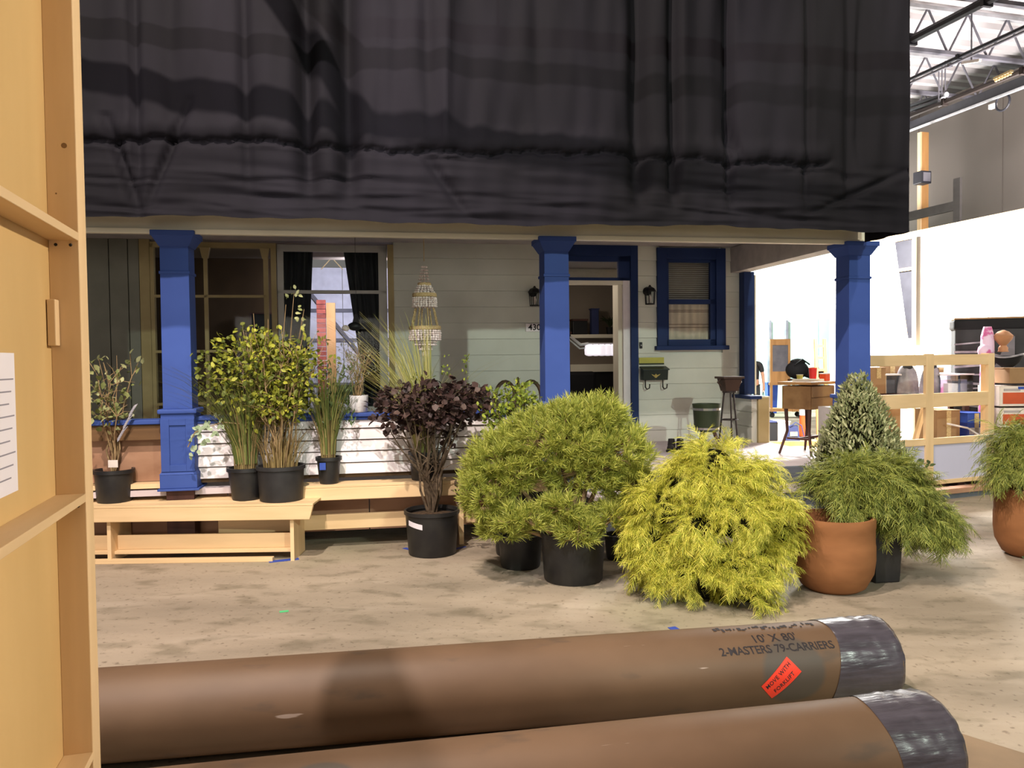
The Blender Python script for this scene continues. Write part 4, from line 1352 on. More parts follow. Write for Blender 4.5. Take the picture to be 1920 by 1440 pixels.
on_tube('handwriting', text_mesh("10' X 80'", 0.060, -0.15, 1.0), M['ink'], -0.60, 1.05, t1)
on_tube('handwriting', text_mesh('2-MASTERS', 0.052, -0.15, 0.95), M['ink'], -0.755, 0.76, t1)
on_tube('handwriting', text_mesh('79-CARRIERS', 0.052, -0.15, 0.95), M['ink'], -0.475, 0.76, t1)
mb = MB()
rr = random.Random(5)
for k in range(26):
    x = -0.24 + 0.019 * k
    y = rr.uniform(-0.01, 0.012)
    mb.box(x, x + rr.uniform(0.006, 0.018), y, y + rr.uniform(0.008, 0.03), 0, 0.0005)
on_tube('handwriting', mb.mesh('scribble', M['ink']), M['ink'], -0.62, 1.42, t1)['kind'] = 'stuff'


def grid_patch(w, h):
    mb = MB()
    n = 8
    for j in range(n + 1):
        for i in range(n + 1):
            mb.v.append((w * (i / n - 0.5), h * (j / n - 0.5), 0.0))
    for j in range(n):
        for i in range(n):
            a_ = j * (n + 1) + i
            mb.f.append((a_, a_ + 1, a_ + n + 2, a_ + n + 1))
    return mb.mesh('patch', M['red'])


M['red_label'] = plain('red_label', (0.72, 0.045, 0.02), 0.55, (0.68, 0.04, 0.018), 5)
LR = 0.72
lb = on_tube('red_label', grid_patch(0.178, 0.088), M['red_label'], -0.615, 0.06, t1, 0.0022, LR)
lb['label'] = 'red paper label stuck at a slant'
for (txt, dy) in (('MOVE WITH', 0.019), ('FORKLIFT', -0.021)):
    me = text_mesh(txt, 0.0255, 0.0, 1.1)
    for v_ in me.vertices:
        v_.co.y += dy
    o = on_tube('label_lettering', me, M['ink'], -0.615, 0.06, t1, 0.003, LR)

# ================================================================== FLOOR MARKS
def tape(px0, py0, px1, py1, w, mat, lab, grp=None):
    def f(px, py):
        d = FWD + RGT * ((px - 960) / 1480) - UPV * ((py - 720) / 1480)
        return Vector((0, 0, EYE)) + d * (-EYE / d.z)
    a, b = f(px0, py0), f(px1, py1)
    c_ = (a + b) / 2
    t = MB().bar(a - c_, b - c_, w, 0.003).build('tape_strip', mat, None, loc=(c_.x, c_.y, 0.0025))
    return tag(t, lab, 'tape', grp)


tape(504, 1054, 560, 1048, 0.06, M['blue_tape'], 'blue tape mark on the floor at the pine bench leg', 'blue floor tape marks')
tape(758, 1028, 790, 1036, 0.04, M['blue_tape'], 'blue tape on the floor at the bench side of the purple shrub pot', 'blue floor tape marks')
tape(838, 1034, 872, 1025, 0.04, M['blue_tape'], 'blue tape on the floor at the pine side of the purple shrub pot', 'blue floor tape marks')
tape(1256, 1180, 1270, 1178, 0.05, M['blue_tape'], 'scrap of blue tape between the golden shrub and paper tube', 'blue floor tape marks')
tape(524, 1148, 541, 1146, 0.03, M['green_tape'], 'tiny green tape mark on the open concrete floor')
c = at(1905, 1425, 2.9)
ks = MB().box(-0.8, 0.8, -0.45, 0.45, 0.0, 0.003).build('floor_sheet', M['kraft_sheet'], None, loc=(2.01, 2.53, 0.001), rz=-0.83)
tag(ks, 'brown paper sheet lying on the floor beyond the tube ends', 'paper sheet')

# ================================================================== PINE BENCH
bn = thing('pine_bench', 'low pale pine bench carrying the potted shrubs', 'bench', (-2.75, 6.33, 0), 0.015)
MB().hexa([(-1.2, 0, 0.345), (1.10, 0, 0.345), (1.10, 0.04, 0.345), (-1.2, 0.04, 0.345), (-1.2, 0, 0.455), (1.13, 0, 0.455), (1.13, 0.04, 0.455), (-1.2, 0.04, 0.455)]).build('front_apron', M['pine_x'], bn, bevel=0.004)
for (y0, y1) in ((0.0, 0.145), (0.15, 0.295), (0.30, 0.43)):
    MB().box(-1.2, 1.13, y0, y1, 0.456, 0.475).build('top_plank', M['pine_x'], bn, bevel=0.003)
for x in (0.93, -0.55):
    MB().box(x, x + 0.03, 0.045, 0.40, 0.0, 0.455).build('leg_panel', M['pine_z'], bn)
MB().box(-1.2, 0.92, 0.16, 0.19, 0.085, 0.205).build('stretcher', M['pine_x'], bn, bevel=0.003)
MB().box(-1.2, 0.93, 0.10, 0.19, 0.06, 0.085).build('lower_shelf', M['pine_x'], bn, bevel=0.003)
MB().box(-1.2, 0.79, 0.02, 0.07, 0.0, 0.035).build('floor_sill', M['pine_x'], bn, bevel=0.003)

# ================================================================== PLANTS
LEAF_V = [(0, 0, 0), (-0.30, 0.35, 0.07), (0, 0.38, 0), (0.30, 0.35, 0.07), (-0.22, 0.72, 0.04), (0, 0.72, -0.03), (0.22, 0.72, 0.04), (0, 1.0, -0.10)]
LEAF_F = [(0, 2, 1), (0, 3, 2), (1, 2, 5, 4), (2, 3, 6, 5), (4, 5, 7), (5, 6, 7)]
NARROW_V = [(x * 0.55, y, z) for x, y, z in LEAF_V]


def leaf_mesh(name, mat, V=LEAF_V):
    m = bpy.data.meshes.new(name)
    m.from_pydata(V, [], LEAF_F)
    m.materials.append(mat)
    m.shade_smooth()
    return m


def nursery_pot(t, r0, r1, h, mat=None, lip=0.012):
    pot_ = MB().lathe([(r0 * 0.96, 0.0), (r0, 0.012), (r1, h - 0.035), (r1 + lip, h - 0.03), (r1 + lip, h), (r1 - 0.006, h), (r1 - 0.01, h - 0.03)], 28, cap1=False).build('pot', mat or M['pot'], t, smooth=True)
    MB().lathe([(r1 - 0.008, h - 0.05), (r1 * 0.5, h - 0.028), (0.01, h - 0.022)], 20).build('soil', M['soil'], t, smooth=True)
    return pot_


def branches(t, base, n, zt, spread, rnd, r0=0.012, wob=0.05, sub=3, mat=None, name='stems', fan=0.02, flat=1.0, kind=None):
    """upright branching stems; returns the points where foliage grows"""
    mb = MB()
    tips = []
    for i in range(n):
        a = rnd.uniform(0, 2 * math.pi)
        rr_ = spread * math.sqrt(rnd.random())
        end = Vector((base[0] + rr_ * math.cos(a), base[1] + rr_ * math.sin(a) * flat, base[2] + (zt - base[2]) * rnd.uniform(0.75, 1.0)))
        st_ = Vector((base[0] + fan * math.cos(a) * rnd.random(), base[1] + fan * math.sin(a) * rnd.random(), base[2]))
        pts = []
        for k in range(6):
            q = k / 5
            p_ = st_.lerp(end, q)
            p_.x -= (end.x - st_.x) * 0.45 * math.sin(math.pi * q) * 0.5
            p_ += Vector((rnd.uniform(-wob, wob), rnd.uniform(-wob, wob), 0)) * (q > 0) * (q < 1)
            pts.append(p_)
        mb.tube(pts, [r0 * (1 - 0.75 * k / 5) for k in range(6)], 5)
        for k in range(2, 6):
            tips.append((pts[k], (pts[k] - pts[k - 1]).normalized()))
        for s_ in range(sub):
            k = rnd.choice([2, 3, 4])
            d_ = Vector((rnd.uniform(-1, 1), rnd.uniform(-1, 1), rnd.uniform(0.1, 1))).normalized()
            L_ = rnd.uniform(0.10, 0.26)
            e = pts[k] + d_ * L_
            mid = pts[k].lerp(e, 0.5) + Vector((0, 0, 0.02))
            mb.tube([pts[k], mid, e], [r0 * 0.4, r0 * 0.3, r0 * 0.15], 4)
            tips += [(mid, d_), (e, d_)]
    mb.build(name, mat or M['bark'], t, smooth=True, kind=kind)
    return tips


def leaves(t, pts, mat, count, size, rnd, parts=300, V=LEAF_V, up=0.3, nm='leaf', jitter=0.06, keep=None):
    me = leaf_mesh(nm, mat[0], V)
    mats = []
    tries = 0
    while len(mats) < count and tries < count * 8:
        tries += 1
        p_, d_ = pts[rnd.randrange(len(pts))]
        p_ = p_ + rv(rnd.uniform(0, jitter))
        if keep and not keep(p_):
            continue
        y = (d_ * 0.5 + rv(0.9) + Vector((0, 0, up)))
        if y.length < 0.1:
            continue
        n_ = Vector((rnd.uniform(-0.6, 0.6), rnd.uniform(-0.9, 0.3), rnd.uniform(0.3, 1)))
        mats.append(frame_mat(p_, y, n_, size * rnd.uniform(0.6, 1.25)))
    # the leaves on the camera side are single parts, those inside one mass
    c0 = sum((m_.translation for m_ in mats), Vector()) / len(mats)
    mats.sort(key=lambda m_: m_.translation.y)
    first = mats[: min(parts, len(mats))]
    rest = mats[len(first):]
    for m_ in first:
        spawn(nm, me, t, m_)
    if rest:
        merged('foliage', V, LEAF_F, np.array([np.array(m_) for m_ in rest]), mat[1], t)


def two(name, *a, **k):
    return (leaf_mat(name, *a, island=False, **k), leaf_mat(name + '_mass', *a, island=True, **k))


L_yel = two('yellow_green_leaf', (0.205, 0.225, 0.030), (0.085, 0.115, 0.020), (0.48, 0.47, 0.05))
L_pale = two('pale_green_leaf', (0.32, 0.34, 0.13), (0.17, 0.20, 0.06), (0.50, 0.50, 0.26))
L_purple = two('purple_leaf', (0.050, 0.026, 0.024), (0.026, 0.014, 0.014), (0.095, 0.056, 0.044), trans=0.12)
L_lime = two('lime_leaf', (0.18, 0.235, 0.025), (0.08, 0.12, 0.015), (0.38, 0.42, 0.05))
L_grey = two('grey_green_leaf', (0.24, 0.25, 0.16), (0.14, 0.15, 0.09), (0.36, 0.35, 0.24))
L_dark = two('dark_green_leaf', (0.055, 0.085, 0.025), (0.03, 0.05, 0.015), (0.10, 0.15, 0.05))
M['grass'] = leaf_mat('grass_blade', (0.15, 0.185, 0.045), (0.08, 0.11, 0.025), (0.36, 0.32, 0.11))
M['dry_grass'] = leaf_mat('dry_culm', (0.30, 0.215, 0.085), (0.17, 0.115, 0.045), (0.42, 0.32, 0.14))
M['wisp'] = leaf_mat('wispy_stem', (0.46, 0.46, 0.14), (0.30, 0.31, 0.09), (0.66, 0.58, 0.26))
M['pine_needle'] = leaf_mat('pine_needles', (0.44, 0.47, 0.085), (0.21, 0.26, 0.05), (0.66, 0.65, 0.16), trans=0.3)
M['gold_thread'] = leaf_mat('golden_thread', (0.62, 0.60, 0.075), (0.28, 0.33, 0.045), (0.92, 0.82, 0.19), trans=0.34)
M['green_thread'] = leaf_mat('green_thread', (0.24, 0.27, 0.050), (0.11, 0.15, 0.030), (0.42, 0.42, 0.095), trans=0.2)
M['spruce'] = leaf_mat('spruce_leaf', (0.34, 0.36, 0.17), (0.15, 0.18, 0.075), (0.58, 0.57, 0.33), trans=0.2)
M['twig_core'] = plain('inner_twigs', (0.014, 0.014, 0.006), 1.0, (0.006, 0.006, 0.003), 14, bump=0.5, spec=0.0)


def blades(t, base, n, h, lean, rnd, mat, name, w=0.006, spread=0.07, arch=0.4, bias=(0, 0)):
    """grass: thin arching strips in one mesh"""
    mb = MB()
    for i in range(n):
        a = rnd.uniform(0, 2 * math.pi)
        r = spread * math.sqrt(rnd.random())
        p0 = Vector((base[0] + r * math.cos(a), base[1] + r * math.sin(a), base[2]))
        out = Vector((math.cos(a) + bias[0], math.sin(a) + bias[1], 0)) * lean * rnd.uniform(0.2, 1.3)
        hh = h * rnd.uniform(0.55, 1.0)
        side = Vector((-math.sin(a), math.cos(a), 0)).lerp(Vector((1, 0, 0)), 0.6).normalized() * w
        prev = None
        n0 = len(mb.v)
        m_ = 5
        for k in range(m_ + 1):
            q = k / m_
            p_ = p0 + out * (q ** 1.8) + Vector((0, 0, hh * (q - arch * 0.5 * q ** 3)))
            ww = side * (1 - 0.85 * q)
            mb.v += [tuple(p_ - ww), tuple(p_ + ww)]
        for k in range(m_):
            a_ = n0 + 2 * k
            mb.f.append((a_, a_ + 1, a_ + 3, a_ + 2))
    return mb.build(name, mat, t, kind='stuff')


# 1  sparse oval leaved shrub, far end of the bench
BZ = 0.475
rnd = random.Random(21)
c = at(214, 900, 6.56)
t = thing('potted_shrub', 'sparse shrub with oval pale leaves in a black pot beside the pine flat', 'shrub', (c.x, 6.56, BZ), 0)
nursery_pot(t, 0.135, 0.15, 0.27)
tips = branches(t, (0, 0, 0.24), 9, 1.25, 0.30, rnd, 0.009, 0.04, 4, M['bark_tan'])
tips = [q for q in tips if q[0].z > 0.62]
leaves(t, tips, L_pale, 190, 0.062, rnd, 300, up=0.1, jitter=0.10)
MB().box(0.02, 0.10, -0.13, -0.128, 0.30, 0.36).build('plant_tag', M['white_print'], t)
me = leaf_mesh('silver_leaf', M['garment'], NARROW_V)
for k in range(14):
    spawn('silver_leaf', me, t, frame_mat((0.06 + 0.010 * k, -0.05, 0.50 + 0.02 * k), (0.5, 0.1, 1.0 - 0.1 * (k % 5)), (0, -1, 0.4), 0.07))

# 2 grass pot
rnd = random.Random(22)
c = at(462, 900, 6.60)
t = thing('potted_grass', 'tall arching grass in a black pot beside the blue post', 'grass plant', (c.x, 6.595, BZ), 0)
nursery_pot(t, 0.115, 0.145, 0.27)
blades(t, (0, 0, 0.24), 150, 0.75, 0.12, rnd, M['dry_grass'], 'culms', 0.0045, 0.09, 0.15)
blades(t, (0, 0, 0.30), 230, 1.10, 0.42, rnd, M['grass'], 'blades', 0.0042, 0.09, 0.45, (-0.35, 0))

# 3 large yellow green bush
rnd = random.Random(23)
c = at(528, 900, 6.56)
t = thing('potted_bush', 'round yellow-green leafy bush in a wide dark grey pot on the bench', 'bush', (c.x, 6.545, BZ), 0)
nursery_pot(t, 0.175, 0.188, 0.29, plain('worn_black_plastic', (0.035, 0.034, 0.035), 0.55, (0.022, 0.021, 0.022), 5))
tips = branches(t, (0, 0, 0.25), 30, 1.42, 0.40, rnd, 0.008, 0.05, 7, M['bark_tan'], fan=0.10, flat=0.42)
cen = Vector((-0.15, 0.0, 1.04))
tips = [q for q in tips if q[0].z > 0.62]
for k in range(520):
    v_ = rv()
    tips.append((cen + Vector((v_.x * 0.56, v_.y * 0.22, v_.z * 0.42)) * rnd.uniform(0.5, 1.0), v_))
leaves(t, tips, L_yel, 3000, 0.050, rnd, 300, up=0.0, jitter=0.07)
blades(t, (0, -0.02, 0.26), 120, 0.45, 0.16, rnd, M['dry_grass'], 'dry_culms', 0.004, 0.14, 0.3)
mb = MB()
for (dx, h) in ((-0.32, 1.48), (-0.10, 1.50), (0.12, 1.72), (0.20, 1.58), (-0.22, 1.55), (0.05, 1.62)):
    mb.tube([(dx * 0.4, 0, 0.9), (dx * 0.8, -0.02, 1.25), (dx + 0.02, 0, h)], [0.006, 0.004, 0.002], 4)
mb.build('shoots', M['bark_tan'], t)
me = leaf_mesh('leaf', L_pale[0])
for (dx, h) in ((0.12, 1.72), (0.20, 1.58)):
    for k in range(9):
        spawn('leaf', me, t, frame_mat((dx + rnd.uniform(-0.05, 0.06), 0, h - rnd.uniform(-0.03, 0.16)), rv() + Vector((0, 0, 0.5)), (0, -1, 0.5), 0.045))
# ivy like pale leaves at the post side
me = leaf_mesh('pale_leaf', leaf_mat('pale_ivy', (0.38, 0.46, 0.30), (0.27, 0.36, 0.2), island=False))
mb = MB().tube([(-0.2, 0, 0.62), (-0.45, -0.08, 0.66), (-0.66, -0.12, 0.58), (-0.72, -0.12, 0.46)], 0.005, 4)
mb.build('trailing_stem', M['bark_tan'], t)
for k in range(34):
    q = rnd.random()
    p_ = Vector((-0.40 - 0.32 * q, -0.12, 0.74 - 0.30 * q + rnd.uniform(-0.09, 0.09)))
    spawn('pale_leaf', me, t, frame_mat(p_, rv() + Vector((0, 0, -0.2)), (rnd.uniform(-.4, .4), -1, 0.5), 0.062 * rnd.uniform(0.7, 1.2)))

# 4 slender grass with blue tag on the ledge
rnd = random.Random(24)
DZ = 0.575
c = H(1.22, -0.135, 0)
t = thing('potted_reed', 'slender green reed in a narrow black pot with a blue tag', 'reed plant', (c.x, c.y, DZ), TH)
rpot = nursery_pot(t, 0.080, 0.100, 0.23)
blades(t, (0, 0, 0.2), 90, 0.62, 0.10, rnd, M['dry_grass'], 'culms', 0.004, 0.06, 0.15)
blades(t, (0, 0, 0.25), 200, 0.98, 0.20, rnd, M['grass'], 'blades', 0.0045, 0.06, 0.3, (0.2, -0.2))
pts = [(Vector((rnd.uniform(-0.12, 0.2), rnd.uniform(-0.1, 0.0), rnd.uniform(0.45, 1.0))), Vector((0, 0, 1))) for k in range(120)]
leaves(t, pts, L_dark, 200, 0.055, rnd, 120, NARROW_V, up=0.6)
MB().box(-0.07, -0.02, -0.112, -0.108, 0.13, 0.19).build('blue_tag', M['royal'], rpot)

# 5 white planter on the half wall cap with grey-green herb
rnd = random.Random(25)
c = H(1.47, 0.02, 1.17)
t = thing('white_planter', 'white planter of grey-green herb on the blue half wall cap', 'planter', c, TH)
MB().lathe([(0.075, 0), (0.085, 0.008), (0.092, 0.15), (0.083, 0.15), (0.080, 0.13)], 24, cap1=False).build('pot', M['ceramic'], t, smooth=True)
MB().lathe([(0.08, 0.125), (0.01, 0.13)], 14).build('soil', M['soil'], t)
tips = branches(t, (0, 0, 0.12), 22, 0.60, 0.19, rnd, 0.004, 0.02, 3, M['bark_tan'], fan=0.04)
tips = [q for q in tips if q[0].z > 0.22]
leaves(t, tips, L_grey, 420, 0.030, rnd, 120, NARROW_V, up=0.5, jitter=0.03)

# 6 wispy broom in a pot on the ledge behind the purple shrub
rnd = random.Random(26)
c = H(2.04, -0.12, 0)
t = thing('wispy_broom', 'tall wispy thin-stemmed plant in a black pot behind the purple shrub', 'plant', (c.x, c.y, DZ), TH)
nursery_pot(t, 0.115, 0.13, 0.25)
blades(t, (0, 0, 0.22), 190, 1.52, 0.42, rnd, M['wisp'], 'fine_stems', 0.0052, 0.07, 0.35, (-0.95, 0))
blades(t, (0, 0, 0.22), 40, 1.10, 0.50, rnd, M['wisp'], 'fine_stems', 0.0042, 0.07, 0.4, (0.6, 0))
pts = [(Vector((rnd.uniform(-0.10, 0.08), rnd.uniform(-0.06, 0.06), rnd.uniform(0.70, 0.92))), Vector((0, 0, 1))) for k in range(60)]
leaves(t, pts, L_lime, 130, 0.035, rnd, 130, up=0.4)
pts = [(Vector((rnd.choice([0.2, 0.36]) + rnd.uniform(-0.03, 0.04), 0, rnd.uniform(0.80, 1.08))), Vector((0, 0, 1))) for k in range(60)]
leaves(t, pts, L_lime, 60, 0.028, rnd, 60, up=0.4, jitter=0.02)

# 7 purple leaved shrub on the floor
rnd = random.Random(27)
c = at(811, 1010, 6.62)
t = thing('purple_shrub', 'dark purple-leaved shrub in a black pot with a white label on the floor', 'shrub', (c.x, 6.60, 0), 0)
ppot = nursery_pot(t, 0.200, 0.222, 0.37)
tips = branches(t, (0, 0, 0.32), 22, 1.40, 0.50, rnd, 0.012, 0.05, 5, M['bark'], fan=0.03, flat=0.5)
tips = [q for q in tips if q[0].z > 1.0 or (q[0].z > 0.82 and q[0].x > 0.1)]
cen = Vector((0.0, 0.0, 1.26))
for k in range(420):
    v_ = rv()
    tips.append((cen + Vector((v_.x * 0.50, v_.y * 0.28, v_.z * 0.22)) * rnd.uniform(0.5, 1.0), v_))
leaves(t, tips, L_purple, 1350, 0.062, rnd, 300, [(x * 1.5, y, z) for x, y, z in LEAF_V], up=-0.1, jitter=0.06)
pts = [(Vector((0.30 + rnd.uniform(-0.1, 0.12), -0.05, 0.48 + rnd.uniform(-0.1, 0.1))), Vector((0, 0, 1))) for k in range(30)]
leaves(t, pts, L_purple, 60, 0.05, rnd, 60)
lab = MB()
for i in range(15):
    a_ = -math.pi / 2 - 0.95 + 0.049 * i
    for zz in (0.262, 0.305):
        lab.v.append((0.2205 * math.cos(a_), 0.2205 * math.sin(a_), zz - 0.0018 * i))
for i in range(14):
    lab.f.append((2 * i, 2 * i + 2, 2 * i + 3, 2 * i + 1))
lab.build('paper_label', M['paper'], ppot)
t.matrix_basis = t.matrix_basis

# 8 bright green shrub behind the pine
rnd = random.Random(28)
c = at(965, 940, 6.75)
t = thing('lime_shrub', 'bright lime-green shrub standing behind the big pine', 'shrub', (c.x, 6.55, 0), 0)
nursery_pot(t, 0.16, 0.18, 0.32)
tips = branches(t, (0, 0, 0.28), 16, 1.40, 0.20, rnd, 0.010, 0.03, 5, M['bark'], fan=0.05)
tips = [q for q in tips if q[0].z > 0.6]
for k in range(260):
    v_ = rv()
    p_ = Vector((0.0, 0, 1.02)) + Vector((v_.x * 0.27, v_.y * 0.20, v_.z * 0.44)) * rnd.uniform(0.5, 1)
    tips.append((p_, v_))
leaves(t, tips, L_lime, 2400, 0.042, rnd, 260, up=0.2, jitter=0.06)


# 9 big mugo pine
def tuft_template(n=34, L_=0.11, w=0.0016, spread=0.75, seed=1):
    rr_ = random.Random(seed)
    V, Fc = [], []
    for i in range(n):
        a = rr_.uniform(0, 2 * math.pi)
        el = spread * math.sqrt(rr_.random())
        d_ = Vector((math.sin(el) * math.cos(a), math.cos(el), math.sin(el) * math.sin(a)))
        s_ = d_.orthogonal().normalized() * w
        s_ = Matrix.Rotation(rr_.uniform(0, 6), 3, d_) @ s_
        b0 = Vector((0, rr_.uniform(-0.04, 0.02), 0))
        l_ = L_ * rr_.uniform(0.7, 1.1)
        k = len(V)
        V += [tuple(b0 - s_), tuple(b0 + s_), tuple(b0 + d_ * l_ * 0.6 + s_ * 0.8), tuple(b0 + d_ * l_), tuple(b0 + d_ * l_ * 0.6 - s_ * 0.8)]
        Fc.append((k, k + 1, k + 2, k + 3, k + 4))
    return V, Fc


rnd = random.Random(29)
c = at(1075, 1080, 5.76)
t = thing('potted_pine', 'large bushy green pine spreading over a black pot', 'pine', (c.x, 5.77, 0), 0)
nursery_pot(t, 0.215, 0.235, 0.36)
lobes = [(-0.10, 0.0, 1.02, 0.42, 0.36, 0.26), (-0.52, 0.0, 0.84, 0.28, 0.30, 0.24), (-0.62, -0.02, 0.66, 0.20, 0.25, 0.22), (0.28, 0.0, 0.92, 0.30, 0.32, 0.24), (0.10, 0.05, 1.18, 0.30, 0.26, 0.15),
         (0.24, -0.02, 1.20, 0.12, 0.14, 0.12), (0.42, 0.0, 0.66, 0.17, 0.25, 0.22), (-0.50, -0.05, 0.42, 0.20, 0.2, 0.15), (-0.10, -0.30, 0.58, 0.16, 0.1, 0.10), (0.02, -0.30, 0.42, 0.16, 0.10, 0.12), (0.28, -0.22, 0.50, 0.18, 0.12, 0.12), (-0.36, -0.25, 0.50, 0.22, 0.12, 0.10), (0.06, -0.1, 0.80, 0.28, 0.2, 0.2)]
mb = MB()
root = Vector((0.02, 0, 0.32))
tm = []
for (x, y, z, rx, ry, rz_) in lobes:
    cc_ = Vector((x, y, z))
    mid = root.lerp(cc_, 0.5) + Vector((rnd.uniform(-.05, .05), 0, -0.05))
    mb.tube([root, mid, cc_], [0.028, 0.018, 0.010], 6)
    m_ = int(1500 * (rx * ry + rx * rz_ + ry * rz_))
    for k in range(m_):
        v_ = rv()
        if v_.z < -0.75:
            v_.z *= -0.5
        p_ = cc_ + Vector((v_.x * rx, v_.y * ry, v_.z * rz_)) * rnd.uniform(0.72, 1.05)
        if p_.z < 0.24:
            continue
        if k % 7 == 0:
            mb.tube([cc_.lerp(p_, 0.1), cc_.lerp(p_, 0.6) + Vector((0, 0, -0.02)), p_], [0.008, 0.006, 0.004], 4)
        d_ = (v_ + Vector((0, 0, 0.7)) + rv(0.35)).normalized()
        tm.append((p_, d_))
for (p_) in ((0.27, -0.05, 1.34), (0.21, -0.05, 1.36), (0.31, 0.0, 1.33)):
    mb.tube([(0.24, 0, 1.15), p_], [0.008, 0.004], 4)
    tm.append((Vector(p_), Vector((0, 0, 1))))
mb.build('branches', M['bark_tan'], t, smooth=True)
tm.sort(key=lambda q: q[0].y)
tv, tf = tuft_template(30, 0.070, 0.0026, 0.95)
me = bpy.data.meshes.new('needle_tuft')
me.from_pydata(tv, [], tf)
me.materials.append(M['pine_needle'])
for (p_, d_) in tm[:300]:
    spawn('needle_tuft', me, t, frame_mat(p_, d_, rv(), rnd.uniform(0.8, 1.2)))
merged('needles', tv, tf, np.array([np.array(frame_mat(p_, d_, rv(), rnd.uniform(0.8, 1.2))) for (p_, d_) in tm[300:]]), M['pine_needle'], t)


# threadleaf cypress: arching sprays of fine strips over a mound
def spray_template(seed, n=26, L_=0.17, w=0.0024):
    """feathery fan: arching stem with fine threads branching off both sides"""
    rr_ = random.Random(seed)
    V, Fc = [], []

    def strip(p0, d_, l_, ww, drp, m_=2):
        s_ = d_.cross(Vector((0, 0, 1)))
        if s_.length < 0.05:
            s_ = Vector((1, 0, 0))
        s_ = (s_.normalized() + rv(0.5)).normalized() * ww
        k = len(V)
        for j in range(m_ + 1):
            q = j / m_
            p_ = p0 + d_ * l_ * q + Vector((0, 0, -drp * l_ * q * q))
            V.extend([tuple(p_ - s_ * (1 - 0.6 * q)), tuple(p_ + s_ * (1 - 0.6 * q))])
        for j in range(m_):
            e = k + 2 * j
            Fc.append((e, e + 1, e + 3, e + 2))

    def stem(q):
        return Vector((0, L_ * q, 0.05 * L_ * q - 0.42 * L_ * q * q))
    for i in range(n):
        q = (i + 0.5) / n
        side = 1 if i % 2 else -1
        a = side * rr_.uniform(0.35, 1.0)
        l_ = L_ * rr_.uniform(0.28, 0.52) * (1 - 0.45 * q)
        d_ = Vector((math.sin(a), math.cos(a), rr_.uniform(-0.15, 0.35) - 0.4 * q)).normalized()
        strip(stem(q), d_, l_, w, 0.45)
    strip(stem(0), Vector((0, 1, 0.1)), L_ * 0.9, w * 0.9, 0.45, 3)
    return V, Fc


def cypress(t, lobes, count, mat, rnd, core=0.8, seed=1, size=1.0, floor=0.02):
    mb = MB()
    for (x, y, z, rx, ry, rz_) in lobes:
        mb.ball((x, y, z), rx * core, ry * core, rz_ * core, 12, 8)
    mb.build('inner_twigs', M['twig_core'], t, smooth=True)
    # clumps of sprays on the outside of the lobes
    area = [rx * ry + rx * rz_ + ry * rz_ for (_, _, _, rx, ry, rz_) in lobes]
    tot = sum(area)
    sets = [[], []]
    for (x, y, z, rx, ry, rz_), ar in zip(lobes, area):
        for k in range(int(count / 7 * ar / tot)):
            v_ = rv()
            if v_.z < -0.6:
                v_.z = -v_.z * 0.6
            cp = Vector((x, y, z)) + Vector((v_.x * rx, v_.y * ry, v_.z * rz_)) * rnd.uniform(0.84, 1.08)
            if any(((cp.x - a[0]) / a[3]) ** 2 + ((cp.y - a[1]) / a[4]) ** 2 + ((cp.z - a[2]) / a[5]) ** 2 < 0.42 for a in lobes):
                continue
            d0 = Vector((v_.x, v_.y, v_.z * 0.25 - 0.40 + 0.55 * max(0, v_.z))) + rv(0.35)
            sc = rnd.uniform(0.6, 1.15)
            for q in range(9):
                p_ = cp + rv(0.045 * sc) - d0.normalized() * 0.05
                if p_.z < floor:
                    continue
                sets[q % 2].append(np.array(frame_mat(p_, d0 + rv(0.55), Vector((v_.x * 0.6, v_.y * 0.6, 1)) + rv(0.4), size * sc * rnd.uniform(0.6, 1.0))))
    for variant in range(2):
        V, Fc = spray_template(seed + variant)
        merged('sprays', V, Fc, np.array(sets[variant]), mat, t)


# 10 golden cypress mound
rnd = random.Random(30)
c = at(1335, 1050, 5.40)
t = thing('golden_cypress', 'large golden threadleaf shrub spilling down to the floor', 'shrub', (c.x, 5.40, 0), 0)
nursery_pot(t, 0.18, 0.20, 0.30)
MB().tube([(0, 0, 0.28), (0.03, 0, 0.6), (0.0, 0, 0.95)], [0.03, 0.025, 0.01], 6).build('trunk', M['bark'], t)
lobes = [(0.0, 0.05, 0.60, 0.40, 0.36, 0.36), (0.0, 0.0, 0.88, 0.22, 0.24, 0.17), (-0.16, -0.05, 0.76, 0.22, 0.24, 0.16), (0.22, 0.0, 0.80, 0.20, 0.22, 0.15), (-0.36, -0.05, 0.60, 0.19, 0.22, 0.16), (-0.44, -0.05, 0.40, 0.16, 0.22, 0.18), (-0.40, -0.08, 0.20, 0.17, 0.22, 0.18), (-0.16, -0.24, 0.48, 0.20, 0.17, 0.16), (0.10, -0.26, 0.54, 0.20, 0.16, 0.17), (0.34, -0.10, 0.58, 0.20, 0.22, 0.17), (0.42, -0.08, 0.42, 0.17, 0.2, 0.15), (0.28, -0.16, 0.24, 0.17, 0.2, 0.20), (-0.18, -0.26, 0.20, 0.18, 0.16, 0.17), (0.06, -0.30, 0.26, 0.16, 0.15, 0.16), (0.14, -0.36, 0.13, 0.16, 0.13, 0.13)]
cypress(t, lobes, 5600, M['gold_thread'], rnd, 0.66, 100, size=0.95)

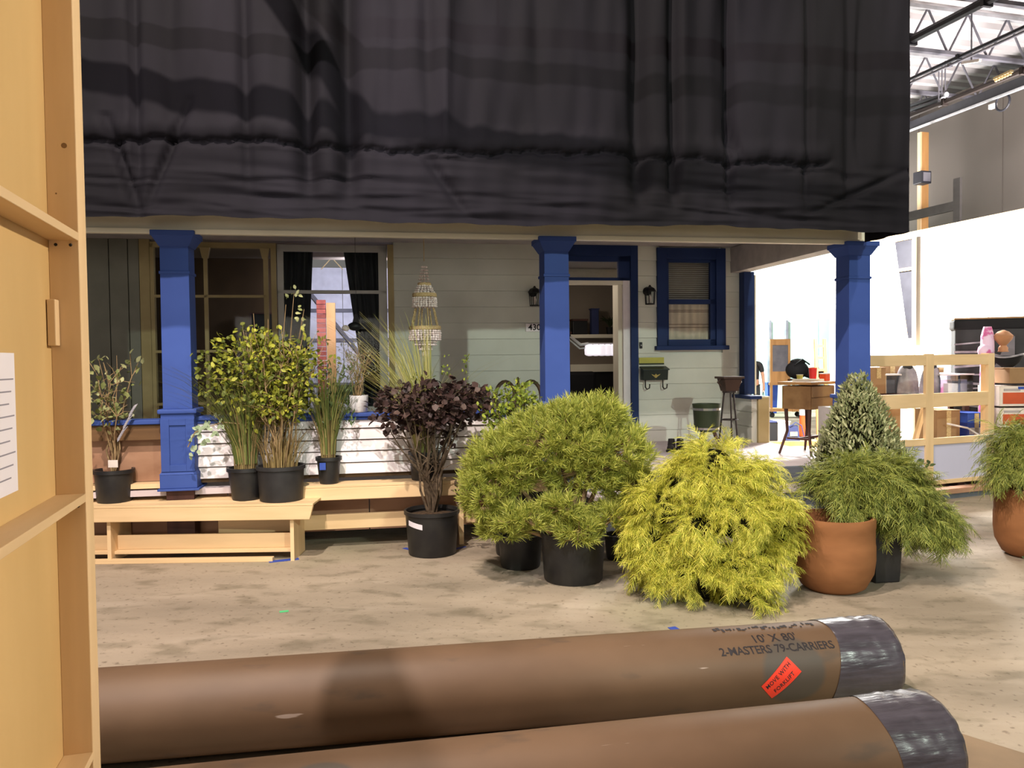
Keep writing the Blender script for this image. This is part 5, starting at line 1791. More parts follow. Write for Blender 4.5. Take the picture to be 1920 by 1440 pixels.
# 11 dense cone shrub
rnd = random.Random(31)
c = at(1607, 900, 7.0)
t = thing('cone_shrub', 'dense dark green cone-shaped evergreen in front of the corner post', 'evergreen', (c.x, 7.0, 0), 0)
nursery_pot(t, 0.17, 0.19, 0.30)
MB().tube([(0, 0, 0.28), (0.0, 0, 1.3)], [0.03, 0.008], 6).build('trunk', M['bark'], t)
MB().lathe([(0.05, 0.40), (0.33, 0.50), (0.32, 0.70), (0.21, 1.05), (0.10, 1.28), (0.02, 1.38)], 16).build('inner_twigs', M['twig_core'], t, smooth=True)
mats = []
for k in range(7500):
    z_ = 0.36 + 1.10 * (1 - math.sqrt(rnd.random())) if rnd.random() < 0.8 else rnd.uniform(0.36, 1.44)
    q = (z_ - 0.36) / 1.10
    r = 0.45 * (1 - q) ** 0.75 * (1.0 if q > 0.1 else 0.75 + 2.5 * q) + 0.015
    a = rnd.uniform(0, 2 * math.pi)
    r *= rnd.uniform(0.82, 1.10) * (1 + 0.10 * math.sin(a * 5 + z_ * 9))
    p_ = (r * math.cos(a) + 0.05 * (1 - q), r * math.sin(a), z_)
    mats.append(np.array(frame_mat(p_, Vector((0.5 * math.cos(a), 0.5 * math.sin(a), 1.0)) + rv(0.7), Vector((math.cos(a), math.sin(a), 0.4)) + rv(0.6), 0.050 * rnd.uniform(0.7, 1.25))))
merged('foliage', NARROW_V, LEAF_F, np.array(mats), M['spruce'], t)
mb = MB().tube([(0.3, 0, 0.55), (0.48, 0, 0.60), (0.62, 0, 0.66)], [0.006, 0.005, 0.003], 4)
mb.build('side_twig', M['bark'], t)
me = leaf_mesh('leaf', L_dark[0])
for k in range(22):
    q = rnd.random()
    spawn('leaf', me, t, frame_mat((0.36 + 0.30 * q, rnd.uniform(-.05, .05), 0.57 + 0.10 * q + rnd.uniform(-0.04, 0.05)), rv() + Vector((0.5, 0, 0)), (0, -0.6, 1), 0.06))


# 12 terracotta pot with small cypress, 13 square pot cypress, 14 corner pot
def terracotta(t, r, h):
    MB().lathe([(r * 0.62, 0.0), (r * 0.78, 0.03), (r * 0.96, 0.13), (r, 0.22), (r, h * 0.62), (r * 0.985, h * 0.66), (r * 0.985, h * 0.84), (r * 1.0, h * 0.87), (r * 1.0, h - 0.02), (r * 0.985, h), (r * 0.90, h), (r * 0.87, h - 0.02), (r * 0.87, h * 0.7)], 44, cap1=False).build('pot', M['terra'], t, smooth=True)
    MB().lathe([(r * 0.88, h * 0.72), (r * 0.4, h * 0.74), (0.01, h * 0.74)], 24).build('soil', M['soil'], t, smooth=True)


rnd = random.Random(32)
c = at(1563, 1060, 5.45)
t = thing('terracotta_planter', 'big terracotta pot with a small threadleaf shrub beside the golden shrub', 'planter', (c.x, 5.46, 0), 0)
terracotta(t, 0.275, 0.51)
cypress(t, [(0.12, 0.10, 0.66, 0.15, 0.14, 0.13), (0.14, 0.00, 0.56, 0.10, 0.10, 0.09), (0.0, 0.20, 0.70, 0.13, 0.10, 0.10), (0.14, 0.12, 0.77, 0.12, 0.12, 0.10)], 1100, M['green_thread'], rnd, 0.72, 120, floor=0.45)

rnd = random.Random(33)
c = at(1655, 1060, 5.62)
t = thing('square_pot_cypress', 'weeping green threadleaf shrub in a dark square pot behind the terracotta', 'shrub', (c.x, 5.66, 0), 0.15)
MB().taper(-0.095, 0.095, -0.095, 0.095, 0.0, 0.36, 0.015, 0.015).build('pot', M['pot'], t, bevel=0.012)
MB().box(-0.12, 0.12, -0.12, 0.12, 0.345, 0.375).build('pot_rim', M['pot'], t, bevel=0.006)
MB().tube([(0, 0, 0.3), (0.0, 0, 0.6)], [0.025, 0.012], 6).build('trunk', M['bark'], t)
cypress(t, [(0.02, 0.0, 0.66, 0.30, 0.26, 0.22), (0.22, -0.02, 0.50, 0.24, 0.24, 0.20), (0.38, -0.02, 0.36, 0.20, 0.22, 0.16), (0.10, -0.12, 0.46, 0.16, 0.14, 0.16), (-0.16, 0.05, 0.72, 0.20, 0.20, 0.16)], 2900, M['green_thread'], rnd, 0.74, 140, floor=0.14)

rnd = random.Random(34)
c = at(1945, 1000, 6.25)
t = thing('corner_planter', 'terracotta pot with a pale threadleaf shrub, cut off by the picture edge', 'planter', (c.x, 6.30, 0), 0)
terracotta(t, 0.28, 0.55)
MB().tube([(0, 0, 0.4), (0.0, 0, 0.9)], [0.02, 0.01], 6).build('trunk', M['bark'], t)
cypress(t, [(-0.02, 0.0, 0.84, 0.32, 0.28, 0.20), (-0.22, -0.05, 0.70, 0.16, 0.20, 0.16), (0.2, -0.05, 0.72, 0.2, 0.22, 0.18)], 1500, M['green_thread'], rnd, 0.66, 160, floor=0.45)
pts = [(Vector((rnd.uniform(-0.2, 0.1), -0.26, rnd.uniform(0.02, 0.07))), Vector((0, 0, 1))) for k in range(20)]
leaves(t, pts, L_dark, 30, 0.05, rnd, 30)

# 15 leggy sprig and strap leaf plant between pine and golden shrub
rnd = random.Random(35)
c = at(1160, 1000, 6.35)
t = thing('leggy_sprig', 'leggy green sprig rising behind the pine against the porch deck', 'plant', (c.x, 6.35, 0), 0)
nursery_pot(t, 0.10, 0.115, 0.20)
tips = branches(t, (0, 0, 0.18), 9, 0.92, 0.15, rnd, 0.005, 0.03, 4, M['bark_tan'])
tips = [q for q in tips if q[0].z > 0.35]
leaves(t, tips, L_dark, 150, 0.06, rnd, 150, NARROW_V, up=0.1)
me = leaf_mesh('lime_leaf', L_lime[0])
for k in range(22):
    spawn('lime_leaf', me, t, frame_mat((0.12 + rnd.uniform(-.07, .07), 0, 0.91 + rnd.uniform(-.03, .04)), rv() + Vector((0, 0, 0.2)), (0, -0.5, 1), 0.05))
MB().tube([(0, 0, 0.2), (0.06, 0, 0.6), (0.12, 0, 0.92)], [0.006, 0.005, 0.003], 4).build('long_shoot', M['bark_tan'], t)
rnd = random.Random(36)
c = at(1235, 950, 6.55)
t = thing('strap_leaf_plant', 'dark strap-leaved plant at the step beside the golden shrub', 'plant', (c.x, 6.55, 0), 0)
nursery_pot(t, 0.10, 0.115, 0.22)
blades(t, (0, 0, 0.2), 45, 0.55, 0.22, rnd, M['spruce'], 'straps', 0.010, 0.05, 0.5)

# pot just visible under the pine's left skirt
c = at(975, 1010, 6.42)
t = thing('spare_pot', 'black pot tucked under the low skirt of the pine', 'pot', (c.x, 6.15, 0), 0)
nursery_pot(t, 0.155, 0.17, 0.26)

# ================================================================== DESK ON THE PORCH
c = at(1515, 850, 8.62)
ds = thing('small_desk', 'small brown wooden desk with two drawers on spindly legs at the porch edge', 'desk', (c.x, c.y, PZ), TH + 0.50)
W2, D2 = 0.235, 0.17
MB().box(-W2, W2, -D2, D2, 0.49, 0.74).build('case', M['oak'], ds, bevel=0.004)
MB().box(-W2 - 0.04, W2 + 0.04, -D2 - 0.03, D2 + 0.03, 0.755, 0.785).build('top', M['oak_z'], ds, bevel=0.005)
MB().box(-W2 + 0.01, W2 - 0.01, -D2 - 0.012, -D2, 0.62, 0.735).build('drawer', M['oak'], ds, bevel=0.004)
MB().box(-W2 + 0.01, W2 - 0.01, -D2 - 0.012, -D2, 0.495, 0.61).build('drawer', M['oak'], ds, bevel=0.004)
for sx in (-1, 1):
    for sy in (-1, 1):
        MB().tube([(sx * (W2 - 0.03), sy * (D2 - 0.03), 0.5), (sx * (W2 - 0.04), sy * (D2 - 0.04), 0.25), (sx * (W2 + 0.02), sy * (D2 + 0.02), 0.0)], [0.022, 0.016, 0.014], 6).build('leg', M['dark_wood'], ds)
MB().bar((-W2 + 0.04, 0, 0.17), (W2 + 0.10, 0, 0.17), 0.025, 0.025).build('stretcher', M['dark_wood'], ds)
for sx in (-1, 1):
    MB().bar((sx * (W2 - 0.04), -D2 + 0.04, 0.17), (sx * (W2 - 0.04), D2 - 0.04, 0.17), 0.022, 0.022).build('side_rail', M['dark_wood'], ds)
top = PZ + 0.785
rot = TH + 0.5


def on_desk(x, y):
    return Vector((c.x + x * math.cos(rot) - y * math.sin(rot), c.y + x * math.sin(rot) + y * math.cos(rot), top))


o = thing('tray', 'flat pale tray on the small desk', 'tray', on_desk(-0.03, -0.02), rot)
MB().box(-0.14, 0.14, -0.09, 0.09, 0.0, 0.012).build('base', M['cream'], o, bevel=0.004)
for (x0, x1, y0, y1) in ((-0.15, -0.14, -0.1, 0.1), (0.14, 0.15, -0.1, 0.1), (-0.14, 0.14, -0.1, -0.09), (-0.14, 0.14, 0.09, 0.1)):
    MB().box(x0, x1, y0, y1, 0.0, 0.025).build('rim', M['cream'], o)
o = thing('yellow_cup', 'small yellow cup on the small desk', 'cup', on_desk(0.05, 0.13), rot)
MB().lathe([(0.028, 0), (0.036, 0.07), (0.032, 0.07), (0.026, 0.012)], 14, cap1=True).build('cup', M['yellow'], o, smooth=True)
MB().lathe([(0.037, 0.066), (0.038, 0.072), (0.034, 0.072)], 14, cap0=False, cap1=False).build('lip', M['cream'], o)
o = thing('red_tumbler', 'red tumbler standing at the post end of the small desk', 'tumbler', on_desk(0.20, 0.06), rot)
MB().lathe([(0.035, 0), (0.045, 0.14), (0.041, 0.14), (0.032, 0.012)], 16).build('tumbler', M['red'], o, smooth=True)
MB().lathe([(0.046, 0.135), (0.048, 0.145), (0.043, 0.145)], 16, cap0=False, cap1=False).build('lip', M['orange'], o)
o = thing('red_box', 'short red box on the desk next to the red tumbler', 'box', on_desk(0.235, -0.06), rot)
MB().box(-0.045, 0.045, -0.04, 0.04, 0, 0.075).build('body', M['orange'], o, bevel=0.004)
MB().box(-0.046, 0.046, -0.041, 0.041, 0.075, 0.085).build('lid', M['white_print'], o)

# ================================================================== RAW PINE RAILING FRAME
FA2 = Vector((4.618, 8.745, 0))
RZF = math.atan2(9.136 - 8.745, 5.569 - 4.618)
rf = thing('pine_railing', 'unpainted pine railing frame with lilac-grey lower panels right of the porch', 'railing', FA2, RZF)
for (x, w) in ((0.0, 0.12), (0.98, 0.10), (-1.12, 0.10)):
    MB().box(x - w / 2, x + w / 2, -0.02, 0.02, 0.085, 1.63).build('post', M['pine_z'], rf, bevel=0.003)
MB().box(0.96, 1.03, 0.02, 0.10, 0.085, 1.63).build('post_return', M['pine_z'], rf)
for (z0, z1) in ((1.50, 1.62), (1.035, 1.19), (0.615, 0.69), (0.17, 0.215)):
    for (x0, x1) in ((-1.07, -0.06), (0.06, 0.93)):
        MB().box(x0, x1, -0.018, 0.02, z0, z1).build('rail', M['pine_x'], rf, bevel=0.003)
for (x0, x1) in ((-1.07, -0.06), (0.06, 0.93)):
    MB().box(x0, x1, 0.0, 0.012, 0.21, 0.62).build('panel', M['grey_paper'], rf)
MB().box(-1.2, 1.1, -0.07, 0.10, 0.06, 0.11).build('sole_plate', M['ply_pink'], rf, bevel=0.003)
MB().box(-1.2, 1.1, -0.04, 0.10, 0.0, 0.06).build('kick_board', M['slate'], rf)
MB().bar((0.10, 0.3, 0.50), (0.34, 0.3, 1.15), 0.04, 0.05).build('brace', M['pine_z'], rf)
MB().box(-0.95, -0.08, 0.30, 0.32, 0.10, 1.15).build('backing_board', M['cardboard'], rf)

# ================================================================== BACK-OF-STAGE OBJECTS (right)
def carton(px0, px1, pyt, pyb, Y, dep, lab, mat='cardboard', printed=False, z0=None, group=None, cat='box', name='cardboard_box', rot=0.15):
    a, b = at(px0, pyb, Y), at(px1, pyt, Y)
    w = b.x - a.x
    zb = a.z if z0 is None else z0
    h = b.z - zb
    t = thing(name, lab, cat, ((a.x + b.x) / 2, Y + dep / 2, zb), rot, group)
    if not printed:
        MB().box(-w / 2, w / 2, -dep / 2, dep / 2, 0, h).build('body', M[mat], t, bevel=0.006)
        MB().box(-w / 2 - 0.004, -0.004, -dep / 2 - 0.004, dep / 2 + 0.004, h - 0.002, h + 0.008).build('flap', M[mat], t)
        MB().box(0.004, w / 2 + 0.004, -dep / 2 - 0.004, dep / 2 + 0.004, h - 0.002, h + 0.008).build('flap', M[mat], t)
        MB().box(-0.03, 0.03, -dep / 2 - 0.006, -dep / 2, h * 0.6, h).build('tape', M['rope'], t)
    else:
        MB().box(-w / 2, w / 2, -dep / 2, dep / 2, 0, h).build('body', M['white_print'], t, bevel=0.004)
        MB().box(-w / 2 + 0.04, w / 2 - 0.02, -dep / 2 - 0.004, -dep / 2, h * 0.12, h * 0.70).build('printed_band', M['orange_print'], t)
        mb_ = MB()
        for i in range(16):
            a_ = 2 * math.pi * i / 16
            mb_.v.append((w * 0.24 + 0.10 * math.cos(a_), -dep / 2 - 0.006, h * 0.40 + h * 0.26 * math.sin(a_)))
        mb_.f.append(tuple(range(16)))
        mb_.build('printed_oval', M['steel'], t)
        MB().box(-w / 2 + 0.05, -w / 2 + 0.25, -dep / 2 - 0.005, -dep / 2, h * 0.78, h * 0.90).build('printed_strip', M['grey_box'], t)
        MB().box(-w / 2, -0.004, -dep / 2, dep / 2, h, h + 0.006).build('flap', M['white_print'], t)
        MB().box(0.004, w / 2, -dep / 2, dep / 2, h, h + 0.006).build('flap', M['white_print'], t)
    return t


def pallet(px0, px1, Y, dep, z, lab, rot=0.15):
    a, b = at(px0, 800, Y), at(px1, 800, Y)
    w = b.x - a.x
    t = thing('pallet', lab, 'pallet', ((a.x + b.x) / 2, Y + dep / 2, z), rot)
    for k in range(6):
        x = -dep / 2 + dep * k / 5
        MB().box(-w / 2, w / 2, x * 0.98 - 0.045, x * 0.98 + 0.045, 0.10, 0.12).build('slat', M['brown_wood'], t)
    for x in (-w / 2 + 0.05, 0, w / 2 - 0.05):
        MB().box(x - 0.045, x + 0.045, -dep / 2, dep / 2, 0.0, 0.10).build('runner', M['dark_wood'], t)
    return w


def table(px0, px1, Y, dep, z, lab):
    a, b = at(px0, 740, Y), at(px1, 740, Y)
    w = b.x - a.x
    t = thing('work_table', lab, 'table', ((a.x + b.x) / 2, Y + dep / 2, 0), 0.0)
    MB().box(-w / 2, w / 2, -dep / 2, dep / 2, z - 0.05, z).build('top', M['dark_wood'], t, bevel=0.005)
    for sx in (-w / 2 + 0.05, w / 2 - 0.05):
        for sy in (-dep / 2 + 0.05, dep / 2 - 0.05):
            MB().box(sx - 0.03, sx + 0.03, sy - 0.03, sy + 0.03, 0, z - 0.05).build('leg', M['dark_wood'], t)
    return t


TZ = at(1700, 737, 10.4).z
table(1600, 1822, 10.25, 0.45, TZ, 'dark work table behind the pine railing loaded with boxes and totes')
carton(1630, 1660, 690, 737, 10.27, 0.25, 'open cardboard box on the work table near the corner post', z0=TZ)
carton(1655, 1692, 678, 705, 10.55, 0.10, 'upright dark cardboard box at the back of the work table', z0=TZ, rot=0)


def tote(px0, px1, pyt, Y, lab, inside):
    a, b = at(px0, 735, Y), at(px1, pyt, Y)
    w, h, d_ = b.x - a.x, b.z - TZ, 0.30
    t = thing('clear_tote', lab, 'storage tote', ((a.x + b.x) / 2, Y + d_ / 2, TZ), 0.05, 'clear totes on the work table')
    for (x0, x1, y0, y1, z0, z1) in ((-w / 2, w / 2, -d_ / 2, -d_ / 2 + 0.006, 0, h), (-w / 2, w / 2, d_ / 2 - 0.006, d_ / 2, 0, h), (-w / 2, -w / 2 + 0.006, -d_ / 2, d_ / 2, 0, h), (w / 2 - 0.006, w / 2, -d_ / 2, d_ / 2, 0, h), (-w / 2, w / 2, -d_ / 2, d_ / 2, 0, 0.006)):
        MB().box(x0, x1, y0, y1, z0, z1).build('wall_panel', M['clear'], t)
    MB().box(-w / 2 - 0.012, w / 2 + 0.012, -d_ / 2 - 0.012, d_ / 2 + 0.012, h, h + 0.02).build('lid', M['reflect'], t, bevel=0.004)
    MB().box(-w / 2 + 0.04, w / 2 - 0.05, -d_ / 2 + 0.05, d_ / 2 - 0.05, 0.008, h * 0.75).build('contents', M[inside], t)


tote(1646, 1688, 704, 10.3, 'clear plastic tote with pale contents, by the open cardboard box', 'grey_box')
tote(1762, 1796, 704, 10.3, 'clear plastic tote with pinkish contents, behind the second railing bay', 'white_print')
tote(1799, 1824, 703, 10.35, 'clear plastic tote with bluish contents, beside the wrapped pallet load', 'grey_paper')
carton(1757, 1770, 690, 703, 10.42, 0.12, 'tiny orange-brown box sitting on a tote lid', z0=at(1762, 703, 10.42).z + 0.03, rot=0.1)


def draped_form(px, pyt, Y, w, lab, seed):
    c_ = at(px, pyt, Y)
    h = c_.z - TZ
    t = thing('sheeted_form', lab, 'covered object', (c_.x, Y, TZ), 0)
    rr_ = random.Random(seed)
    mb_ = MB()
    n = 28
    prof = [(1.0, 0), (0.95, 0.2), (0.85, 0.5), (0.72, 0.75), (0.5, 0.93), (0.15, 1.0)]
    for (r, q) in prof:
        for k in range(n):
            a_ = 2 * math.pi * k / n
            rr2 = w * r * (1 + 0.10 * math.sin(a_ * 5 + seed + q * 3) + 0.05 * math.sin(a_ * 9))
            mb_.v.append((rr2 * math.cos(a_), rr2 * 0.7 * math.sin(a_), h * q))
    for i in range(len(prof) - 1):
        for k in range(n):
            mb_.f.append((i * n + k, i * n + (k + 1) % n, (i + 1) * n + (k + 1) % n, (i + 1) * n + k))
    mb_.f.append(tuple((len(prof) - 1) * n + k for k in range(n)))
    mb_.build('plastic_sheet', M['garment'], t, smooth=True)
    MB().ball((0, -0.02, h * 0.93), w * 0.45, w * 0.4, h * 0.12, 10, 6).build('dark_top', M['curtain'], t, smooth=True)


draped_form(1700, 684, 10.35, 0.15, 'grey plastic sheeted form left of the middle railing post', 2)
draped_form(1746, 683, 10.42, 0.14, 'grey plastic sheeted form just past the middle railing post', 5)
o = thing('red_bottle', 'red bottle peeking out between the corner post and cardboard box', 'bottle', (at(1624, 700, 10.4).x, 10.42, TZ), 0)
MB().lathe([(0.035, 0), (0.035, 0.18), (0.015, 0.22), (0.015, 0.26)], 12).build('bottle', M['red'], o, smooth=True)
MB().lathe([(0.018, 0.26), (0.018, 0.285)], 10).build('cap', M['white_print'], o)

# boxes lower down behind the railing
pw = pallet(1748, 1846, 9.62, 0.55, 0.0, 'low wooden pallet on the floor behind the second railing bay')
carton(1750, 1798, 770, 812, 9.66, 0.42, 'wide cardboard box on the low pallet behind the railing', z0=0.12)
t = carton(1808, 1845, 775, 812, 9.66, 0.42, 'blue and white carton under plastic on the low pallet', 'royal', z0=0.12)
MB().box(-0.10, 0.10, -0.216, -0.21, 0.52, 0.60).build('top_label', M['white_print'], t)
MB().taper(-0.155, 0.155, -0.225, 0.225, 0.0, 0.66, -0.02, 0.0).build('plastic_film', M['wrap_film'], t)
MB().tube([(-0.42, -0.24, 0.66), (-0.15, -0.25, 0.60), (0.16, -0.24, 0.42)], 0.012, 6).build('twisted_film', M['reflect'], t)

# wrapped pallet load at the far right
a, b = at(1826, 740, 9.9), at(1990, 590, 9.9)
wl_ = thing('wrapped_load', 'tall black stretch-wrapped pallet load at the picture edge', 'pallet load', ((a.x + b.x) / 2 + 0.14, 10.50, 0), -0.38)
wx, hz = (b.x - a.x) / 2, b.z
MB().box(-wx, wx, -0.20, 0.20, 0.12, hz - 0.12).build('load', M['curtain'], wl_, bevel=0.02)
MB().box(-wx - 0.02, wx + 0.02, -0.22, 0.22, hz - 0.16, hz - 0.02).build('black_cover', M['fabric_black'], wl_, bevel=0.03)
MB().box(-wx - 0.01, wx + 0.01, -0.21, 0.21, hz - 0.02, hz).build('top_board', M['cardboard'], wl_)
MB().box(-wx, wx, -0.20, 0.20, 0.0, 0.12).build('pallet_base', M['brown_wood'], wl_)
for k in range(9):
    zz = 0.95 + k * 0.10
    MB().bar((-wx - 0.012, -0.218, zz), (-wx + 0.35, -0.22, zz + 0.03 * ((k % 3) - 1)), 0.006, 0.02 + 0.01 * (k % 2)).build('film_crease', M['garment'], wl_)
mb = MB().poly([(-wx + 0.42, -0.225, hz - 0.72), (-wx + 0.68, -0.225, hz - 0.72), (-wx + 0.68, -0.225, hz - 0.25), (-wx + 0.60, -0.225, hz - 0.30)])
mb.build('silver_patch', M['steel'], wl_)
c = at(1858, 612, 9.75)
ro = thing('floral_roll', 'upright pink floral cloth roll in front of the black wrapped load', 'cloth roll', (c.x, 9.82, 0), 0)
MB().lathe([(0.10, 0.0), (0.10, 0.5), (0.085, 1.1), (0.075, c.z - 0.12), (0.045, c.z)], 16).build('roll', M['pink_cloth'], ro, smooth=True)
MB().ball((-0.03, -0.02, c.z - 0.3), 0.10, 0.08, 0.09, 10, 6).build('bulge', M['pink_cloth'], ro, smooth=True)
c = at(1877, 640, 9.75)
vz = thing('clay_urn', 'orange-brown clay urn beside the pink floral roll', 'urn', (c.x + 0.02, 9.74, at(1877, 660, 9.75).z), 0)
MB().lathe([(0.05, 0.0), (0.055, 0.05), (0.035, 0.08), (0.10, 0.16), (0.11, 0.20), (0.06, 0.25), (0.01, 0.27)], 18).build('body', M['clay'], vz, smooth=True)
MB().lathe([(0.058, 0.0), (0.062, 0.012), (0.05, 0.02)], 18).build('foot', M['clay'], vz)
ZK = at(1900, 803, 9.55).z
bs = carton(1874, 1990, 803, 812, 9.55, 0.45, 'plain cardboard box under the orange cartons at the picture edge', z0=0.0, rot=0.0)
c2 = carton(1874, 1990, 765, 803, 9.55, 0.45, 'orange printed white carton, lower of the two at the picture edge', printed=True, z0=ZK + 0.012, rot=0.0, group='orange cartons')
c3 = carton(1874, 1990, 724, 762, 9.55, 0.45, 'orange printed white carton with a blue lid strip, upper of the two', printed=True, z0=at(1900, 765, 9.55).z + 0.022, rot=0.0, group='orange cartons')
MB().box(-0.15, 0.36, -0.232, -0.225, 0.205, 0.235).build('blue_strip', M['royal'], c3)
c4 = carton(1893, 1990, 690, 720, 9.6, 0.35, 'brown cardboard box on top of the orange cartons', z0=at(1900, 724, 9.55).z + 0.03, rot=0.0)
tb = thing('black_bowl', 'black plastic-wrapped bowl on the brown box beside the clay urn', 'bowl', (at(1885, 680, 9.72).x, 9.68, at(1900, 690, 9.6).z + 0.01), 0)
MB().lathe([(0.06, 0.0), (0.13, 0.06), (0.17, 0.14), (0.16, 0.14), (0.05, 0.02)], 20).build('bowl', M['fabric_black'], tb, smooth=True)
MB().tube([(0.17 * math.cos(a_), 0.17 * math.sin(a_), 0.14 - 0.02 * math.sin(a_ * 2)) for a_ in np.linspace(0, 2 * math.pi, 20)], 0.012, 6).build('film_edge', M['garment'], tb)

# ---- seen through the open porch end
c = at(1462, 776, 21.0)
ea = thing('rolling_frame', 'orange wood frame with a grey panel on casters in the bright bay', 'rolling frame', (c.x, 21.0, 0), -0.1)
MB().box(-0.25, -0.19, -0.03, 0.03, 0.16, 2.08).build('stile', M['oak_z'], ea)
MB().box(0.21, 0.27, -0.03, 0.03, 0.16, 2.08).build('stile', M['oak_z'], ea)
MB().box(-0.19, 0.21, -0.03, 0.03, 1.92, 2.08).build('top_rail', M['oak_z'], ea)
MB().box(-0.19, 0.21, -0.03, 0.03, 0.90, 1.22).build('lower_board', M['oak_z'], ea)
MB().box(-0.19, 0.21, -0.01, 0.01, 1.22, 1.92).build('grey_panel', M['steel'], ea)
MB().box(-0.28, 0.6, -0.15, 0.25, 0.16, 0.24).build('base_rail', M['oak_z'], ea)
MB().box(-0.28, 0.45, -0.04, 0.04, 0.86, 0.93).build('shelf_rail', M['oak_z'], ea)
for x in (-0.22, 0.5):
    for y in (-0.1, 0.2):
        MB().lathe([(0.06, -0.02), (0.07, 0.0), (0.06, 0.02)], 12).build('caster', M['black'], ea, loc=(x, y, 0.07)).rotation_euler = (math.pi / 2, 0, 0)
        MB().box(x - 0.02, x + 0.02, y - 0.02, y + 0.02, 0.08, 0.16).build('caster_fork', M['black'], ea)
c = at(1543, 776, 15.2)
ld = thing('wooden_ladder', 'short wooden ladder leaning beside the corner post in the bright bay', 'ladder', (c.x, 15.2, 0), 0.1)
for s in (-0.09, 0.09):
    MB().bar((s, 0, 0), (s, 0.12, 1.95), 0.06, 0.03).build('rail', M['oak_z'], ld)
for k in range(8):
    zz = 0.2 + 0.23 * k
    MB().bar((-0.09, 0.062 * zz, zz), (0.09, 0.062 * zz, zz), 0.03, 0.05).build('rung', M['oak_z'], ld)
MB().box(0.20, 1.20, -0.30, 0.30, 0.98, 1.02).build('cart_top', M['dark_wood'], ea, bevel=0.004)
for x in (0.3, 1.12):
    MB().box(x - 0.03, x + 0.03, -0.25, -0.2, 0.16, 0.98).build('cart_leg', M['oak_z'], ea)
q_ = ea.matrix_basis
bg_ = thing('duffel_bag', 'bulky black bag on the cart of the rolling frame behind the small desk', 'bag', (at(1506, 700, 20.9).x, 20.92, 1.02), 0)
MB().ball((-0.16, 0, 0.24), 0.30, 0.26, 0.24, 16, 10).build('body', M['fabric_black'], bg_, smooth=True)
MB().ball((-0.14, 0, 0.44), 0.20, 0.20, 0.10, 14, 8).build('flap', M['fabric_black'], bg_, smooth=True)
MB().ball((0.28, 0.02, 0.15), 0.30, 0.2, 0.15, 14, 8).build('side_pocket', M['fabric_black'], bg_, smooth=True)
MB().tube([(-0.3, -0.2, 0.36), (-0.12, -0.28, 0.52), (0.1, -0.2, 0.38)], 0.02, 6).build('strap', M['black'], bg_)
c = at(1525, 797, 15.0)
cn = thing('traffic_tube', 'orange traffic tube with a white sleeve beyond the porch edge', 'traffic marker', (c.x, 15.5, 0), 0)
MB().box(-0.16, 0.16, -0.16, 0.16, 0.0, 0.05).build('base', M['black'], cn, bevel=0.01)
MB().lathe([(0.085, 0.05), (0.075, 0.50), (0.07, 0.80), (0.05, 0.83)], 18).build('tube', M['orange'], cn, smooth=True)
MB().lathe([(0.082, 0.46), (0.080, 0.66)], 18, cap0=False, cap1=False).build('sleeve', M['reflect'], cn)
c = at(1465, 826, 14.0)
fb = thing('floor_timber', 'pale timber lying on the stage floor past the porch deck', 'timber', (at(1490, 826, 14.3).x, 14.2, 0), 0.05)
MB().box(-0.75, 0.75, -0.06, 0.06, 0.0, 0.09).build('beam_length', M['oak_z'], fb, bevel=0.004)
MB().box(-0.75, 0.9, -0.9, -0.2, 0.0, 0.02).build('board', M['pine_x'], fb)
for (px, w, h, mt, lab) in ((1441, 0.24, 0.36, 'fabric_black', 'dark open crate on the floor past the half wall'), (1463, 0.24, 0.36, 'grey_box', 'pale grey carton on the floor beside the dark crate')):
    c = at(px, 820, 15.2)
    o = thing('floor_crate', lab, 'crate', (c.x, 15.25, 0), 0.1)
    MB().box(-w / 2, w / 2, -0.2, 0.2, 0.0, h).build('body', M[mt], o, bevel=0.006)
    MB().box(-w / 2 - 0.01, w / 2 + 0.01, -0.21, 0.21, h, h + 0.02).build('lid', M['navy'] if mt == 'fabric_black' else M['white_print'], o)
c = at(1487, 820, 15.0)
o = thing('navy_bag', 'navy carrier bag with looped handle on the floor beyond the desk legs', 'bag', (c.x, 15.1, 0), 0)
MB().taper(-0.14, 0.14, -0.1, 0.1, 0.0, 0.30, -0.03, -0.03).build('body', M['navy'], o, bevel=0.02)
MB().tube([(-0.05, -0.08, 0.28), (0.05, -0.1, 0.36), (0.16, -0.1, 0.30), (0.20, -0.12, 0.1)], 0.012, 6).build('handle', M['navy'], o)
MB().box(-0.06, 0.08, -0.112, -0.10, 0.10, 0.18).build('print_patch', M['rope'], o)
c = at(1446, 740, 22.5)
o = thing('blue_bin', 'blue plastic bin on the floor behind the rolling frame', 'bin', (c.x, 22.5, 0), 0)
MB().taper(-0.12, 0.12, -0.12, 0.12, 0.0, 0.85, 0.03, 0.03).build('body', M['royal'], o, bevel=0.01)
MB().box(-0.16, 0.16, -0.16, 0.16, 0.85, 0.89).build('rim', M['royal'], o)


# ================================================================== PERSON walking in the bright bay
def skin_obj(name, chain, mat, parent, sub=1):
    """chain: list of (index of previous or None, (x,y,z), radius)"""
    m = bpy.data.meshes.new(name)
    m.from_pydata([p_ for (_, p_, _) in chain], [(pr, i) for i, (pr, _, _) in enumerate(chain) if pr is not None], [])
    m.materials.append(mat)
    o = bpy.data.objects.new(name, m)
    COL.objects.link(o)
    o.parent = parent
    o.modifiers.new('skin', 'SKIN').use_smooth_shade = True
    if not m.skin_vertices:
        m.skin_vertices.new()
    sk = m.skin_vertices[0].data
    for i, (pr, _, r) in enumerate(chain):
        sk[i].radius = (r, r) if not isinstance(r, tuple) else r
        sk[i].use_root = (i == 0)
    s = o.modifiers.new('sub', 'SUBSURF')
    s.levels = s.render_levels = sub
    return o


